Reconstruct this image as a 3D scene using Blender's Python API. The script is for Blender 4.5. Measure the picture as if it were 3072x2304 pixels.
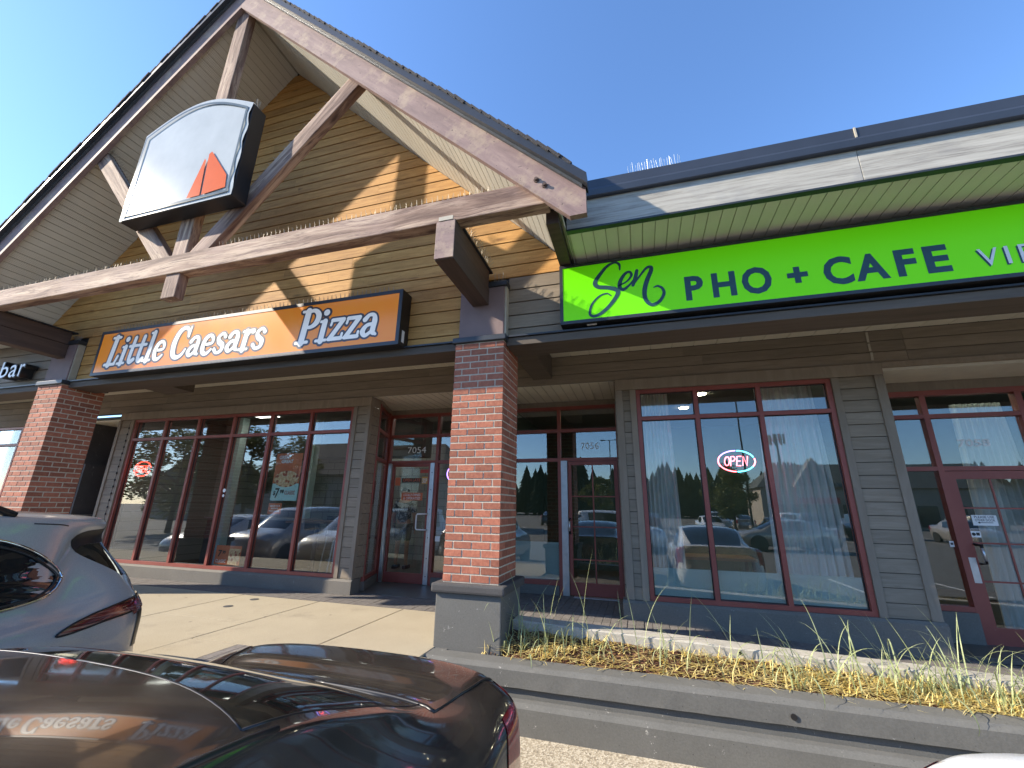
import bpy, bmesh, math, random
from mathutils import Matrix, Vector
R = math.radians
random.seed(7)
scene = bpy.context.scene
for o in list(bpy.data.objects): bpy.data.objects.remove(o, do_unlink=True)
COL = scene.collection

# ------------------------------------------------------------------ camera, sky, sun, exposure
cam_d = bpy.data.cameras.new('camera'); cam = bpy.data.objects.new('camera', cam_d); COL.objects.link(cam)
YAW, PITCH, ROLL = 0.2900, 0.2864, 0.0151
_f = Vector((-math.sin(YAW)*math.cos(PITCH), math.cos(YAW)*math.cos(PITCH), math.sin(PITCH)))
_r = Vector((math.cos(YAW), math.sin(YAW), 0)); _u = _r.cross(_f)
_r2 = math.cos(ROLL)*_r + math.sin(ROLL)*_u; _u2 = -math.sin(ROLL)*_r + math.cos(ROLL)*_u
cam.matrix_world = Matrix(((_r2.x, _u2.x, -_f.x, 0), (_r2.y, _u2.y, -_f.y, 0), (_r2.z, _u2.z, -_f.z, 0), (0, 0, 0, 1)))
cam_d.sensor_width = 36; cam_d.lens = 1259.28*36/3072
cam_d.clip_start = 0.05; cam_d.clip_end = 3000
scene.camera = cam

SUN = Vector((2.5, 1.0, -1.55)).normalized()          # the way the sunlight travels
world = bpy.data.worlds.new('World'); scene.world = world; world.use_nodes = True
wn = world.node_tree; bg = wn.nodes['Background']
sky = wn.nodes.new('ShaderNodeTexSky'); sky.sky_type = 'NISHITA'; sky.sun_disc = False
sky.sun_elevation = math.asin(-SUN.z); sky.sun_rotation = math.atan2(-SUN.x, -SUN.y)
sky.air_density = 1.0; sky.dust_density = 0.3; sky.ozone_density = 7.0
wn.links.new(sky.outputs[0], bg.inputs[0]); bg.inputs[1].default_value = 0.145
sl = bpy.data.lights.new('sun', 'SUN'); sl.energy = 4.1; sl.angle = R(0.55); sl.color = (1.0, 0.885, 0.72)
so = bpy.data.objects.new('sun', sl); COL.objects.link(so)
so.rotation_euler = SUN.to_track_quat('-Z', 'Y').to_euler()
vs = scene.view_settings; vs.view_transform = 'Standard'; vs.look = 'None'; vs.exposure = 1.36; vs.gamma = 1.0; vs.use_curve_mapping = False
scene.render.engine = 'CYCLES'
scene.cycles.transparent_max_bounces = 14; scene.cycles.max_bounces = 8; scene.cycles.caustics_reflective = False; scene.cycles.caustics_refractive = False
scene.render.resolution_x = 1024; scene.render.resolution_y = 768

# ------------------------------------------------------------------ helpers
WM = {}
def put(o, parent=None, world=None):
    COL.objects.link(o)
    w = world if world is not None else Matrix.Identity(4)
    WM[o.name] = w
    if parent is not None:
        o.parent = parent; o.matrix_parent_inverse = WM[parent.name].inverted()
    o.matrix_basis = w
    return o
def empty(name, loc, label, cat, group=None, rz=0, kind=None):
    o = bpy.data.objects.new(name, None); o.empty_display_size = .1
    put(o, None, Matrix.Translation(loc) @ Matrix.Rotation(rz, 4, 'Z'))
    tag(o, label, cat, group, kind); return o
def tag(o, label=None, cat=None, group=None, kind=None):
    if label: o['label'] = label
    if cat: o['category'] = cat
    if group: o['group'] = group
    if kind: o['kind'] = kind
    return o
class MB:
    def __init__(s): s.v = []; s.f = []; s.mi = []
    def add(s, vs_, fs, mi=0):
        n = len(s.v); s.v += [tuple(p) for p in vs_]; s.f += [tuple(i+n for i in f) for f in fs]; s.mi += [mi]*len(fs); return s
    def box(s, x0, x1, y0, y1, z0, z1, mi=0):
        return s.add([(x0,y0,z0),(x1,y0,z0),(x1,y1,z0),(x0,y1,z0),(x0,y0,z1),(x1,y0,z1),(x1,y1,z1),(x0,y1,z1)],
                     [(0,3,2,1),(4,5,6,7),(0,1,5,4),(1,2,6,5),(2,3,7,6),(3,0,4,7)], mi)
    def obox(s, M4, sx, sy, sz, mi=0):
        pts = [M4 @ Vector(p) for p in [(-sx,-sy,-sz),(sx,-sy,-sz),(sx,sy,-sz),(-sx,sy,-sz),(-sx,-sy,sz),(sx,-sy,sz),(sx,sy,sz),(-sx,sy,sz)]]
        return s.add(pts, [(0,3,2,1),(4,5,6,7),(0,1,5,4),(1,2,6,5),(2,3,7,6),(3,0,4,7)], mi)
    def prism(s, poly, y0, y1, mi=0):            # polygon in (x,z), counter-clockwise seen from -y
        n = len(poly)
        vs_ = [(x,y0,z) for x,z in poly] + [(x,y1,z) for x,z in poly]
        fs = [tuple(range(n)), tuple(range(2*n-1, n-1, -1))] + [(i, i+n, (i+1)%n+n, (i+1)%n) for i in range(n)]
        return s.add(vs_, fs, mi)
    def tube(s, pts, r, n=6, mi=0, caps=True):
        pts = [Vector(p) for p in pts]; rs = r if isinstance(r, (list, tuple)) else [r]*len(pts)
        base = len(s.v); prev = None
        for i, p in enumerate(pts):
            d = (pts[min(i+1, len(pts)-1)] - pts[max(i-1, 0)])
            d = d.normalized() if d.length > 1e-9 else Vector((0,0,1))
            if prev is None:
                a = d.cross(Vector((0,0,1)))
                if a.length < .05: a = d.cross(Vector((1,0,0)))
            else: a = prev - d*prev.dot(d)
            a.normalize(); prev = a; b = d.cross(a)
            for k in range(n):
                t = 2*math.pi*k/n; s.v.append(tuple(p + (a*math.cos(t) + b*math.sin(t))*rs[i]))
        for i in range(len(pts)-1):
            for k in range(n):
                k2 = (k+1) % n
                s.f.append((base+i*n+k, base+i*n+k2, base+(i+1)*n+k2, base+(i+1)*n+k)); s.mi.append(mi)
        if caps:
            s.f.append(tuple(base+k for k in range(n-1,-1,-1))); s.f.append(tuple(base+(len(pts)-1)*n+k for k in range(n))); s.mi += [mi, mi]
        return s
    def lathe(s, prof, n=16, M4=None, mi=0):     # (r,z) profile about z
        base = len(s.v); M4 = M4 or Matrix.Identity(4)
        for r_, z in prof:
            for k in range(n):
                t = 2*math.pi*k/n; s.v.append(tuple(M4 @ Vector((r_*math.cos(t), r_*math.sin(t), z))))
        for i in range(len(prof)-1):
            for k in range(n):
                k2 = (k+1) % n; s.f.append((base+i*n+k, base+i*n+k2, base+(i+1)*n+k2, base+(i+1)*n+k)); s.mi.append(mi)
        s.f.append(tuple(base+k for k in range(n-1,-1,-1))); s.f.append(tuple(base+(len(prof)-1)*n+k for k in range(n))); s.mi += [mi, mi]
        return s
    def mesh(s, name, mats):
        me = bpy.data.meshes.new(name); me.from_pydata(s.v, [], s.f)
        for m in (mats if isinstance(mats, (list, tuple)) else [mats]): me.materials.append(m)
        if len(me.polygons) == len(s.mi): me.polygons.foreach_set('material_index', s.mi)
        me.update(); return me
    def build(s, name, mats, parent=None, smooth=False, world=None, bevel=0, recalc=False):
        me = s.mesh(name, mats)
        if bevel or recalc:
            bm = bmesh.new(); bm.from_mesh(me)
            if recalc: bmesh.ops.recalc_face_normals(bm, faces=bm.faces)
            if bevel: bmesh.ops.bevel(bm, geom=[e for e in bm.edges if len(e.link_faces) == 2 and e.calc_face_angle(0) > .5], offset=bevel, segments=2, affect='EDGES', profile=.6)
            bm.to_mesh(me); bm.free()
        if smooth: me.polygons.foreach_set('use_smooth', [True]*len(me.polygons))
        o = bpy.data.objects.new(name, me); put(o, parent, world); return o
def inst(name, me, M4, parent):
    o = bpy.data.objects.new(name, me); put(o, parent, M4); return o
def copy_tree(o, M4, parent=None):
    """copy a thing and its parts to where M4 moves it"""
    c = o.copy(); COL.objects.link(c)
    w = M4 @ WM[o.name]; WM[c.name] = w
    if parent is not None: c.parent = parent; c.matrix_parent_inverse = WM[parent.name].inverted()
    c.matrix_basis = w
    for ch in [x for x in o.children]: copy_tree(ch, M4, c)
    return c
def timber(name, parent, p0, p1, y0, y1, w, mat, bevel=.008):
    """straight timber in the plane y0..y1 from (x,z) p0 to p1, local x along its length"""
    d = Vector((p1[0]-p0[0], 0, p1[1]-p0[1])); L = d.length; d.normalize()
    up = Vector((-d.z, 0, d.x)); yv = Vector((0,1,0))
    c = Vector(((p0[0]+p1[0])/2, (y0+y1)/2, (p0[1]+p1[1])/2))
    M4 = Matrix(((d.x, yv.x, up.x, c.x), (d.y, yv.y, up.y, c.y), (d.z, yv.z, up.z, c.z), (0,0,0,1)))
    mb = MB().box(-L/2, L/2, -(y1-y0)/2, (y1-y0)/2, -w/2, w/2)
    return mb.build(name, mat, parent, world=M4, bevel=bevel)

# ------------------------------------------------------------------ materials
class NT:
    def __init__(s, name):
        s.m = bpy.data.materials.new(name); s.m.use_nodes = True; s.t = s.m.node_tree
        s.b = s.t.nodes['Principled BSDF']; s.out = s.t.nodes['Material Output']
    def n(s, typ, **kw):
        nd = s.t.nodes.new(typ)
        for k, v_ in kw.items(): setattr(nd, k, v_)
        return nd
    def l(s, a, b): s.t.links.new(a, b)
    def coords(s, stretch=(1,1,1), rnd=True, kind='Object'):
        tc = s.n('ShaderNodeTexCoord'); mp = s.n('ShaderNodeMapping'); mp.inputs['Scale'].default_value = stretch
        s.l(tc.outputs[kind], mp.inputs['Vector'])
        if rnd:
            oi = s.n('ShaderNodeObjectInfo'); mu = s.n('ShaderNodeMath', operation='MULTIPLY'); mu.inputs[1].default_value = 37.
            s.l(oi.outputs['Random'], mu.inputs[0]); ad = s.n('ShaderNodeVectorMath', operation='ADD')
            s.l(mp.outputs[0], ad.inputs[0]); s.l(mu.outputs[0], ad.inputs[1]); return ad.outputs[0]
        return mp.outputs[0]
    def noise(s, vec, scale, detail=4, rough=.6, dist=0):
        t = s.n('ShaderNodeTexNoise'); t.inputs['Scale'].default_value = scale; t.inputs['Detail'].default_value = detail
        t.inputs['Roughness'].default_value = rough; t.inputs['Distortion'].default_value = dist; s.l(vec, t.inputs['Vector']); return t.outputs[0]
    def ramp(s, fac, stops):
        r = s.n('ShaderNodeValToRGB'); e = r.color_ramp.elements
        while len(e) < len(stops): e.new(.5)
        for i, (p, c) in enumerate(stops): e[i].position = p; e[i].color = (*c, 1) if len(c) == 3 else c
        s.l(fac, r.inputs[0]); return r.outputs[0]
    def mix(s, fac, a, b, blend='MIX'):
        m = s.n('ShaderNodeMix', data_type='RGBA', blend_type=blend)
        for sock, val in ((m.inputs[0], fac), (m.inputs[6], a), (m.inputs[7], b)):
            if isinstance(val, (int, float)): sock.default_value = val
            elif isinstance(val, tuple): sock.default_value = (*val, 1)
            else: s.l(val, sock)
        return m.outputs[2]
    def hsv(s, col, val):
        h = s.n('ShaderNodeHueSaturation'); s.l(col, h.inputs['Color']); s.l(val, h.inputs['Value']); return h.outputs[0]
    def randval(s, lo, hi):
        oi = s.n('ShaderNodeObjectInfo'); m = s.n('ShaderNodeMapRange'); m.inputs[3].default_value = lo; m.inputs[4].default_value = hi
        s.l(oi.outputs['Random'], m.inputs[0]); return m.outputs[0]
    def bump(s, h, strength, dist=.01):
        b = s.n('ShaderNodeBump'); b.inputs['Strength'].default_value = strength; b.inputs['Distance'].default_value = dist
        s.l(h, b.inputs['Height']); s.l(b.outputs[0], s.b.inputs['Normal'])
    def set(s, **kw):
        for k, v_ in kw.items():
            nm = {'rough': 'Roughness', 'metal': 'Metallic', 'coat': 'Coat Weight', 'coat_rough': 'Coat Roughness', 'spec': 'Specular IOR Level', 'ior': 'IOR', 'emit': 'Emission Strength', 'trans': 'Transmission Weight', 'alpha': 'Alpha'}[k]
            s.b.inputs[nm].default_value = v_
        return s
    def col(s, c):
        if isinstance(c, tuple): s.b.inputs['Base Color'].default_value = (*c, 1)
        else: s.l(c, s.b.inputs['Base Color'])
        return s
def plain(name, c, rough=.6, metal=0, coat=0, var=.12, scale=6, bump=0, emit=None, es=1):
    t = NT(name); vec = t.coords()
    d = tuple(x*(1-var) for x in c); e = tuple(min(1, x*(1+var)) for x in c)
    nz = t.noise(vec, scale); t.col(t.ramp(nz, [(.3, d), (.7, e)])).set(rough=rough, metal=metal, coat=coat)
    if bump: t.bump(t.noise(vec, scale*8), bump, .004)
    if emit: t.b.inputs['Emission Color'].default_value = (*emit, 1); t.set(emit=es)
    return t.m
def wood(name, dark, mid, light, grain=(1.2, 30, 14), knots=True, rough=.75, bump=.35, lo=.85, hi=1.15, speck=0):
    t = NT(name); v1 = t.coords(grain); v0 = t.coords((1,1,1))
    g = t.noise(v1, 1.0, 6, .65, .6); c = t.ramp(g, [(.25, dark), (.48, mid), (.72, light)])
    big = t.noise(v0, 1.6, 3); c = t.mix(t.ramp(big, [(.35, (0,0,0)), (.7, (1,1,1))]), c, t.mix(.5, c, mid))
    if knots:
        vk = t.coords((1.7, 6, 6)); vo = t.n('ShaderNodeTexVoronoi'); vo.inputs['Scale'].default_value = .62; t.l(vk, vo.inputs['Vector'])
        k = t.ramp(vo.outputs['Distance'], [(.03, (.8,)*3), (.12, (0,0,0))]); c = t.mix(k, c, tuple(x*.6 for x in dark))
    if speck:
        sp = t.noise(v0, 38, 3, .7); c = t.mix(t.ramp(sp, [(.62, (0,0,0)), (.72, (speck,)*3)]), c, tuple(x*.4 for x in dark))
    t.col(t.hsv(c, t.randval(lo, hi))).set(rough=rough); t.bump(g, bump, .006); return t.m
MT = {}
t = NT('weathered timber'); v0 = t.coords(); vk = t.coords((1.1, 3.6, 3.6)); vo = t.n('ShaderNodeTexVoronoi', feature='SMOOTH_F1'); vo.inputs['Scale'].default_value = 1.0; vo.inputs['Smoothness'].default_value = .3; t.l(vk, vo.inputs['Vector'])
vg = t.coords((.55, 9, 9)); dis = t.n('ShaderNodeVectorMath', operation='MULTIPLY'); dis.inputs[1].default_value = (0, .8, .8)
co = t.n('ShaderNodeCombineXYZ'); t.l(vo.outputs['Distance'], co.inputs[1]); t.l(vo.outputs['Distance'], co.inputs[2]); t.l(co.outputs[0], dis.inputs[0])
ad = t.n('ShaderNodeVectorMath', operation='ADD'); t.l(vg, ad.inputs[0]); t.l(dis.outputs[0], ad.inputs[1])
g1 = t.noise(ad.outputs[0], 1.0, 5, .6, .3); g2 = t.noise(ad.outputs[0], 3.4, 5, .7)
c = t.ramp(g1, [(.34, (.10,.052,.037)), (.48, (.235,.148,.105)), (.63, (.46,.335,.24))])
c = t.mix(t.ramp(g2, [(.36, (.85,)*3), (.50, (0,0,0))]), c, (.085,.045,.034))
c = t.mix(t.ramp(vo.outputs['Distance'], [(.04, (.95,)*3), (.13, (.25,)*3), (.20, (0,0,0))]), c, (.055,.027,.022))
c = t.mix(t.ramp(t.noise(v0, 1.1, 4), [(.5, (0,0,0)), (.7, (.5,)*3)]), c, (.33,.225,.19))
t.col(t.hsv(c, t.randval(.92, 1.12))).set(rough=.8); t.bump(g2, .8, .008); MT['timber'] = t.m
MT['brown_beam'] = wood('brown stained beam', (.038,.023,.018), (.066,.041,.032), (.10,.064,.05), grain=(1, 18, 12), knots=False, bump=.2)
MT['lintel'] = wood('dark olive brown lintel', (.062,.048,.036), (.09,.071,.054), (.12,.096,.074), grain=(1, 18, 12), knots=False, bump=.2)
MT['cedar'] = wood('cedar siding', (.27,.12,.026), (.46,.235,.062), (.60,.34,.105), grain=(2.2, 22, 20), knots=True, bump=.22, lo=.82, hi=1.12, speck=.5)
MT['taupe'] = wood('taupe painted siding', (.17,.137,.098), (.225,.183,.134), (.28,.232,.177), grain=(2.2, 22, 20), knots=False, bump=.2, lo=.88, hi=1.1)
MT['taupe_trim'] = wood('taupe painted trim', (.19,.154,.113), (.24,.196,.148), (.29,.242,.188), grain=(10, 14, 2), knots=False, bump=.2)
t = NT('barge board paint'); v0 = t.coords((1,1,1)); vs1 = t.coords((1.5, 8, 9))
c = t.ramp(t.noise(vs1, 1.3, 6, .7), [(.3, (.17,.11,.10)), (.55, (.255,.17,.15)), (.75, (.34,.24,.20))])
c = t.mix(t.ramp(t.noise(v0, 2.3, 5, .7), [(.52, (0,0,0)), (.66, (.75,)*3)]), c, (.40,.30,.21))
c = t.mix(t.ramp(t.noise(v0, 26, 2), [(.68, (0,0,0)), (.74, (.8,)*3)]), c, (.07,.045,.04))
t.col(c).set(rough=.7); t.bump(t.noise(vs1, 4, 5), .25, .006); MT['barge'] = t.m
t = NT('weathered pale fascia'); vs1 = t.coords((1.4, 20, 24)); v0 = t.coords()
c = t.ramp(t.noise(vs1, 1.2, 6, .7, .3), [(.3, (.20,.185,.16)), (.5, (.38,.36,.31)), (.75, (.50,.48,.42))])
c = t.mix(t.ramp(t.noise(v0, 1.7, 4), [(.55, (0,0,0)), (.7, (.6,)*3)]), c, (.26,.255,.24))
t.col(c).set(rough=.7); t.bump(t.noise(vs1, 3, 5), .3, .006); MT['fascia'] = t.m
def soffit_mat(name, c):
    t = NT(name); vec = t.coords((1,1,1), rnd=False); vo = t.n('ShaderNodeTexVoronoi'); vo.inputs['Scale'].default_value = 46; vo.inputs['Randomness'].default_value = .0
    t.l(vec, vo.inputs['Vector'])
    hole = t.ramp(vo.outputs['Distance'], [(.16, (1,1,1)), (.24, (0,0,0))])
    base = t.ramp(t.noise(t.coords(), 3), [(.3, tuple(x*.93 for x in c)), (.7, c)])
    t.col(t.mix(hole, base, tuple(x*.42 for x in c))).set(rough=.55); return t.m
MT['soffit'] = soffit_mat('perforated soffit', (.60,.575,.50))
MT['soffit_plain'] = plain('plain soffit', (.62,.585,.49), .55, var=.06)
MT['channel'] = plain('soffit channel', (.42,.39,.32), .6)
MT['dark_metal'] = plain('dark metal flashing', (.035,.039,.046), .42, .25, var=.15, scale=3)
MT['gutter'] = plain('dark blue grey gutter', (.042,.05,.066), .4, .2, var=.12, scale=2)
MT['grey_flash'] = plain('grey drip flashing', (.075,.082,.088), .45, .3, var=.2)
MT['shingle'] = plain('asphalt shingle', (.045,.042,.043), .95, var=.4, scale=60, bump=.6)
MT['pier'] = plain('mauve brown pier paint', (.20,.14,.132), .75, var=.10, scale=4, bump=.25)
MT['pier_edge'] = plain('pale cream edge', (.42,.38,.30), .7)
# brick, mortar, concrete
t = NT('red brick'); v0 = t.coords(); n1 = t.noise(v0, 30, 4, .7)
c = t.ramp(n1, [(.25, (.255,.08,.048)), (.55, (.375,.132,.076)), (.8, (.47,.185,.112))])
vs1 = t.coords((14, 14, 3)); c = t.mix(t.ramp(t.noise(vs1, 3, 2), [(.45, (0,0,0)), (.75, (.4,)*3)]), c, (.26,.075,.05))
t.col(t.hsv(c, t.randval(.7, 1.18))).set(rough=.85); t.bump(t.noise(v0, 90, 3), .35, .003); MT['brick'] = t.m
MT['mortar'] = plain('cream mortar', (.50,.445,.35), .95, var=.15, scale=30, bump=.4)
def concrete(name, c, var=.18, pits=.0, scale=2.5, chips=0, rough=.85):
    t = NT(name); v0 = t.coords((1,1,1), rnd=False)
    a = tuple(x*(1-var) for x in c); b_ = tuple(min(1,x*(1+var)) for x in c)
    col = t.ramp(t.noise(v0, scale, 5, .65), [(.3, a), (.7, b_)])
    fine = t.noise(v0, 70, 3, .7)
    col = t.mix(.35, col, t.ramp(fine, [(.35, tuple(x*.72 for x in c)), (.65, tuple(min(1,x*1.25) for x in c))]))
    if pits:
        vo = t.n('ShaderNodeTexVoronoi'); vo.inputs['Scale'].default_value = 26; t.l(v0, vo.inputs['Vector'])
        pm = t.ramp(vo.outputs['Distance'], [(.07, (1,1,1)), (.12, (0,0,0))]); wh = t.noise(v0, 5, 2)
        pm2 = t.mix(1.0, pm, t.ramp(wh, [(.5, (0,0,0)), (.6, (1,1,1))]), 'MULTIPLY'); col = t.mix(pm2, col, tuple(x*.3 for x in c))
    if chips:
        ch = t.noise(v0, 9, 6, .75); col = t.mix(t.ramp(ch, [(.645, (0,0,0)), (.675, (chips,)*3)]), col, (.40,.39,.36))
    t.col(col).set(rough=rough); t.bump(fine, .3, .004); return t.m
MT['grey_concrete'] = concrete('painted grey concrete', (.118,.117,.108), .16, 1.0, 2.2, .8)
MT['plinth'] = concrete('painted dark plinth', (.145,.134,.116), .14, 0, 2, .45)
MT['ledge'] = concrete('painted charcoal ledge', (.062,.060,.060), .2, .5, 3, .3)
MT['kerb'] = concrete('pale kerb concrete', (.40,.375,.32), .28, .6, 4)
t = NT('exposed aggregate concrete'); v0 = t.coords((1,1,1), rnd=False)
c = t.ramp(t.noise(v0, 1.1, 5, .65), [(.3, (.30,.255,.175)), (.7, (.40,.345,.245))])
c = t.mix(.5, c, t.ramp(t.noise(v0, 110, 3, .75), [(.3, (.13,.108,.076)), (.5, (.37,.318,.225)), (.75, (.56,.50,.38))]))
vo = t.n('ShaderNodeTexVoronoi'); vo.inputs['Scale'].default_value = 2.6; t.l(v0, vo.inputs['Vector'])
c = t.mix(t.ramp(vo.outputs['Distance'], [(.03, (.8,)*3), (.055, (0,0,0))]), c, (.10,.085,.07))
c = t.mix(t.ramp(t.noise(v0, 2.1, 6, .75), [(.56, (0,0,0)), (.72, (.45,)*3)]), c, (.20,.17,.125))
t.col(c).set(rough=.9); t.bump(t.noise(v0, 110, 3), .35, .004); MT['sidewalk'] = t.m
t = NT('coarse pea gravel concrete'); v0 = t.coords((1,1,1), rnd=False); vo = t.n('ShaderNodeTexVoronoi'); vo.inputs['Scale'].default_value = 75; t.l(v0, vo.inputs['Vector'])
bw = t.n('ShaderNodeRGBToBW'); t.l(vo.outputs['Color'], bw.inputs[0]); c = t.mix(.55, t.ramp(t.noise(v0, 60, 3, .7), [(.3, (.20,.165,.115)), (.6, (.44,.38,.28)), (.8, (.60,.54,.43))]), t.ramp(bw.outputs[0], [(.2, (.16,.13,.09)), (.5, (.42,.36,.26)), (.8, (.66,.60,.48))]))
t.col(c).set(rough=.9); t.bump(vo.outputs['Distance'], .5, .006); MT['apron'] = t.m
t = NT('asphalt'); v0 = t.coords((1,1,1), rnd=False)
c = t.mix(.5, t.ramp(t.noise(v0, .35, 5), [(.3, (.115,.107,.095)), (.7, (.165,.153,.135))]), t.ramp(t.noise(v0, 120, 3), [(.3, (.06,.057,.053)), (.7, (.22,.205,.18))]))
t.col(c).set(rough=.92); t.bump(t.noise(v0, 150, 2), .3, .004); MT['asphalt'] = t.m
MT['line'] = plain('white line paint', (.62,.61,.57), .8, var=.2, scale=20)
t = NT('grey clay paver'); v0 = t.coords(); c = t.ramp(t.noise(v0, 25, 4), [(.3, (.12,.108,.10)), (.7, (.19,.172,.158))])
t.col(t.hsv(c, t.randval(.75, 1.2))).set(rough=.9); t.bump(t.noise(v0, 60, 3), .3, .004); MT['paver'] = t.m
MT['joint'] = plain('dark joint sand', (.06,.053,.045), .95)
t = NT('bark mulch'); v0 = t.coords((1,1,1), rnd=False); c = t.ramp(t.noise(v0, 45, 5, .75), [(.3, (.035,.017,.010)), (.55, (.13,.058,.03)), (.75, (.24,.12,.06))])
t.col(c).set(rough=1); t.bump(t.noise(v0, 45, 4), 1., .02); MT['mulch'] = t.m
def blade(name, a, b):
    t = NT(name); c = t.ramp(t.noise(t.coords((1,1,1), rnd=False), 14, 2), [(.35, a), (.65, b)]); t.col(c).set(rough=.6)
    tr = t.n('ShaderNodeBsdfTranslucent'); t.l(c, tr.inputs[0]); mx = t.n('ShaderNodeMixShader'); mx.inputs[0].default_value = .3
    t.l(t.b.outputs[0], mx.inputs[1]); t.l(tr.outputs[0], mx.inputs[2]); t.l(mx.outputs[0], t.out.inputs[0]); return t.m
MT['straw'] = blade('dry straw', (.64,.48,.13), (.86,.74,.36))
MT['blade'] = blade('green blade', (.30,.35,.15), (.46,.51,.28))
MT['leaf'] = blade('leaf green', (.07,.095,.02), (.19,.19,.05))
MT['conifer'] = plain('conifer needles', (.022,.038,.02), .9, var=.5, scale=3)
MT['bark'] = plain('tree bark', (.09,.065,.05), .95, var=.3, scale=20, bump=.5)
# frames, glass
t = NT('red frame paint'); v0 = t.coords((1,1,1), rnd=False); c = t.ramp(t.noise(v0, 2.2, 4), [(.3, (.225,.05,.037)), (.7, (.295,.074,.053))])
c = t.mix(t.ramp(t.noise(v0, 22, 4, .7), [(.70, (0,0,0)), (.74, (.5,)*3)]), c, (.36,.24,.21)); t.col(c).set(rough=.45); MT['red'] = t.m
MT['gasket'] = plain('black gasket', (.012,.012,.013), .5)
MT['silver'] = plain('brushed aluminium', (.55,.56,.57), .35, .75, var=.1, scale=12)
MT['black'] = plain('black metal', (.014,.014,.016), .4, .1)
MT['white'] = plain('white vinyl', (.78,.78,.77), .5, var=.03)
def glassmat(name, ior=1.7, tint=(.93,.96,.95)):
    t = NT(name); t.t.nodes.remove(t.b); tr = t.n('ShaderNodeBsdfTransparent'); tr.inputs[0].default_value = (*tint, 1)
    gl = t.n('ShaderNodeBsdfGlossy'); gl.inputs['Roughness'].default_value = 0.0; fr = t.n('ShaderNodeFresnel'); ge = t.n('ShaderNodeNewGeometry'); mr = t.n('ShaderNodeMapRange'); mr.inputs[3].default_value = ior; mr.inputs[4].default_value = 1/ior; t.l(ge.outputs['Backfacing'], mr.inputs[0]); t.l(mr.outputs[0], fr.inputs[0])
    v0 = t.coords((1,1,1), rnd=False); bp = t.n('ShaderNodeBump'); bp.inputs['Strength'].default_value = .012; bp.inputs['Distance'].default_value = .05
    t.l(t.noise(v0, .9, 1), bp.inputs['Height']); t.l(bp.outputs[0], gl.inputs['Normal'])
    mx = t.n('ShaderNodeMixShader'); t.l(fr.outputs[0], mx.inputs[0]); t.l(tr.outputs[0], mx.inputs[1]); t.l(gl.outputs[0], mx.inputs[2]); t.l(mx.outputs[0], t.out.inputs[0]); return t.m
MT['glass'] = glassmat('window glass', 2.0)
t = NT('frosted teal film'); t.col(t.ramp(t.noise(t.coords(), 1.5), [(.3, (.36,.47,.45)), (.7, (.42,.53,.51))])).set(rough=.5)
tp = t.n('ShaderNodeBsdfTransparent'); mx = t.n('ShaderNodeMixShader'); mx.inputs[0].default_value = .85
t.l(tp.outputs[0], mx.inputs[1]); t.l(t.b.outputs[0], mx.inputs[2]); t.l(mx.outputs[0], t.out.inputs[0]); MT['film'] = t.m
t = NT('sheer curtain'); t.col(t.ramp(t.noise(t.coords((9,9,.6)), 1.5), [(.35, (.62,.64,.62)), (.65, (.84,.85,.82))])).set(rough=.9)
tp = t.n('ShaderNodeBsdfTransparent'); mx = t.n('ShaderNodeMixShader'); mx.inputs[0].default_value = .8
t.l(tp.outputs[0], mx.inputs[1]); t.l(t.b.outputs[0], mx.inputs[2]); t.l(mx.outputs[0], t.out.inputs[0]); MT['curtain'] = t.m
def emis(name, c, s): return plain(name, tuple(min(.9,x) for x in c), .5, emit=c, es=s, var=.02)
# ------------------------------------------------------------------ levels and planes (metres, camera at the origin)
ZL, ZS = -1.84, -1.346               # car park, walkway
YW, YC, YS, YD = 4.566, 4.418, 6.244, 7.38   # upper wall, column fronts, shop fronts, recessed doors
KC, SL, ZAP = -5.70, 0.974, 7.752    # gable centre line, slope, lower apex of the barge boards
low = lambda x: ZAP - SL*abs(x-KC)
def zwalk(x): return ZS - .045*max(0., x+.3)

# ------------------------------------------------------------------ the ground
g = MB().add([(-500,-500,ZL),(500,-500,ZL),(500,500,ZL),(-500,500,ZL)], [(0,1,2,3)]).build('car_park_ground', MT['asphalt']); tag(g, 'flat grey asphalt car park in front of the shops', None, None, 'structure')
g = MB().box(-1.95, 12, 2.55, 4.10, ZL-.2, ZL+.004).build('concrete_apron', MT['apron']); tag(g, 'pale pea gravel concrete strip at the foot of the planter', None, None, 'structure')
for i in range(22):
    x = -26.4 + 2.62*i
    m = MB().add([(x-.05,-2.6,ZL+.004),(x+.05,-2.6,ZL+.004),(x+.05,2.5,ZL+.004),(x-.05,2.5,ZL+.004)], [(0,1,2,3)]).build('parking_line', MT['line'])
    tag(m, 'white painted parking line on the asphalt', None, None, 'structure')
for i in range(16):
    x = -14 + 2.7*i
    m = MB().add([(x-.05,-29,ZL+.004),(x+.05,-29,ZL+.004),(x+.05,-18,ZL+.004),(x-.05,-18,ZL+.004)], [(0,1,2,3)]).build('parking_line', MT['line'])
    tag(m, 'white painted parking line on the asphalt', None, None, 'structure')
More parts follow.
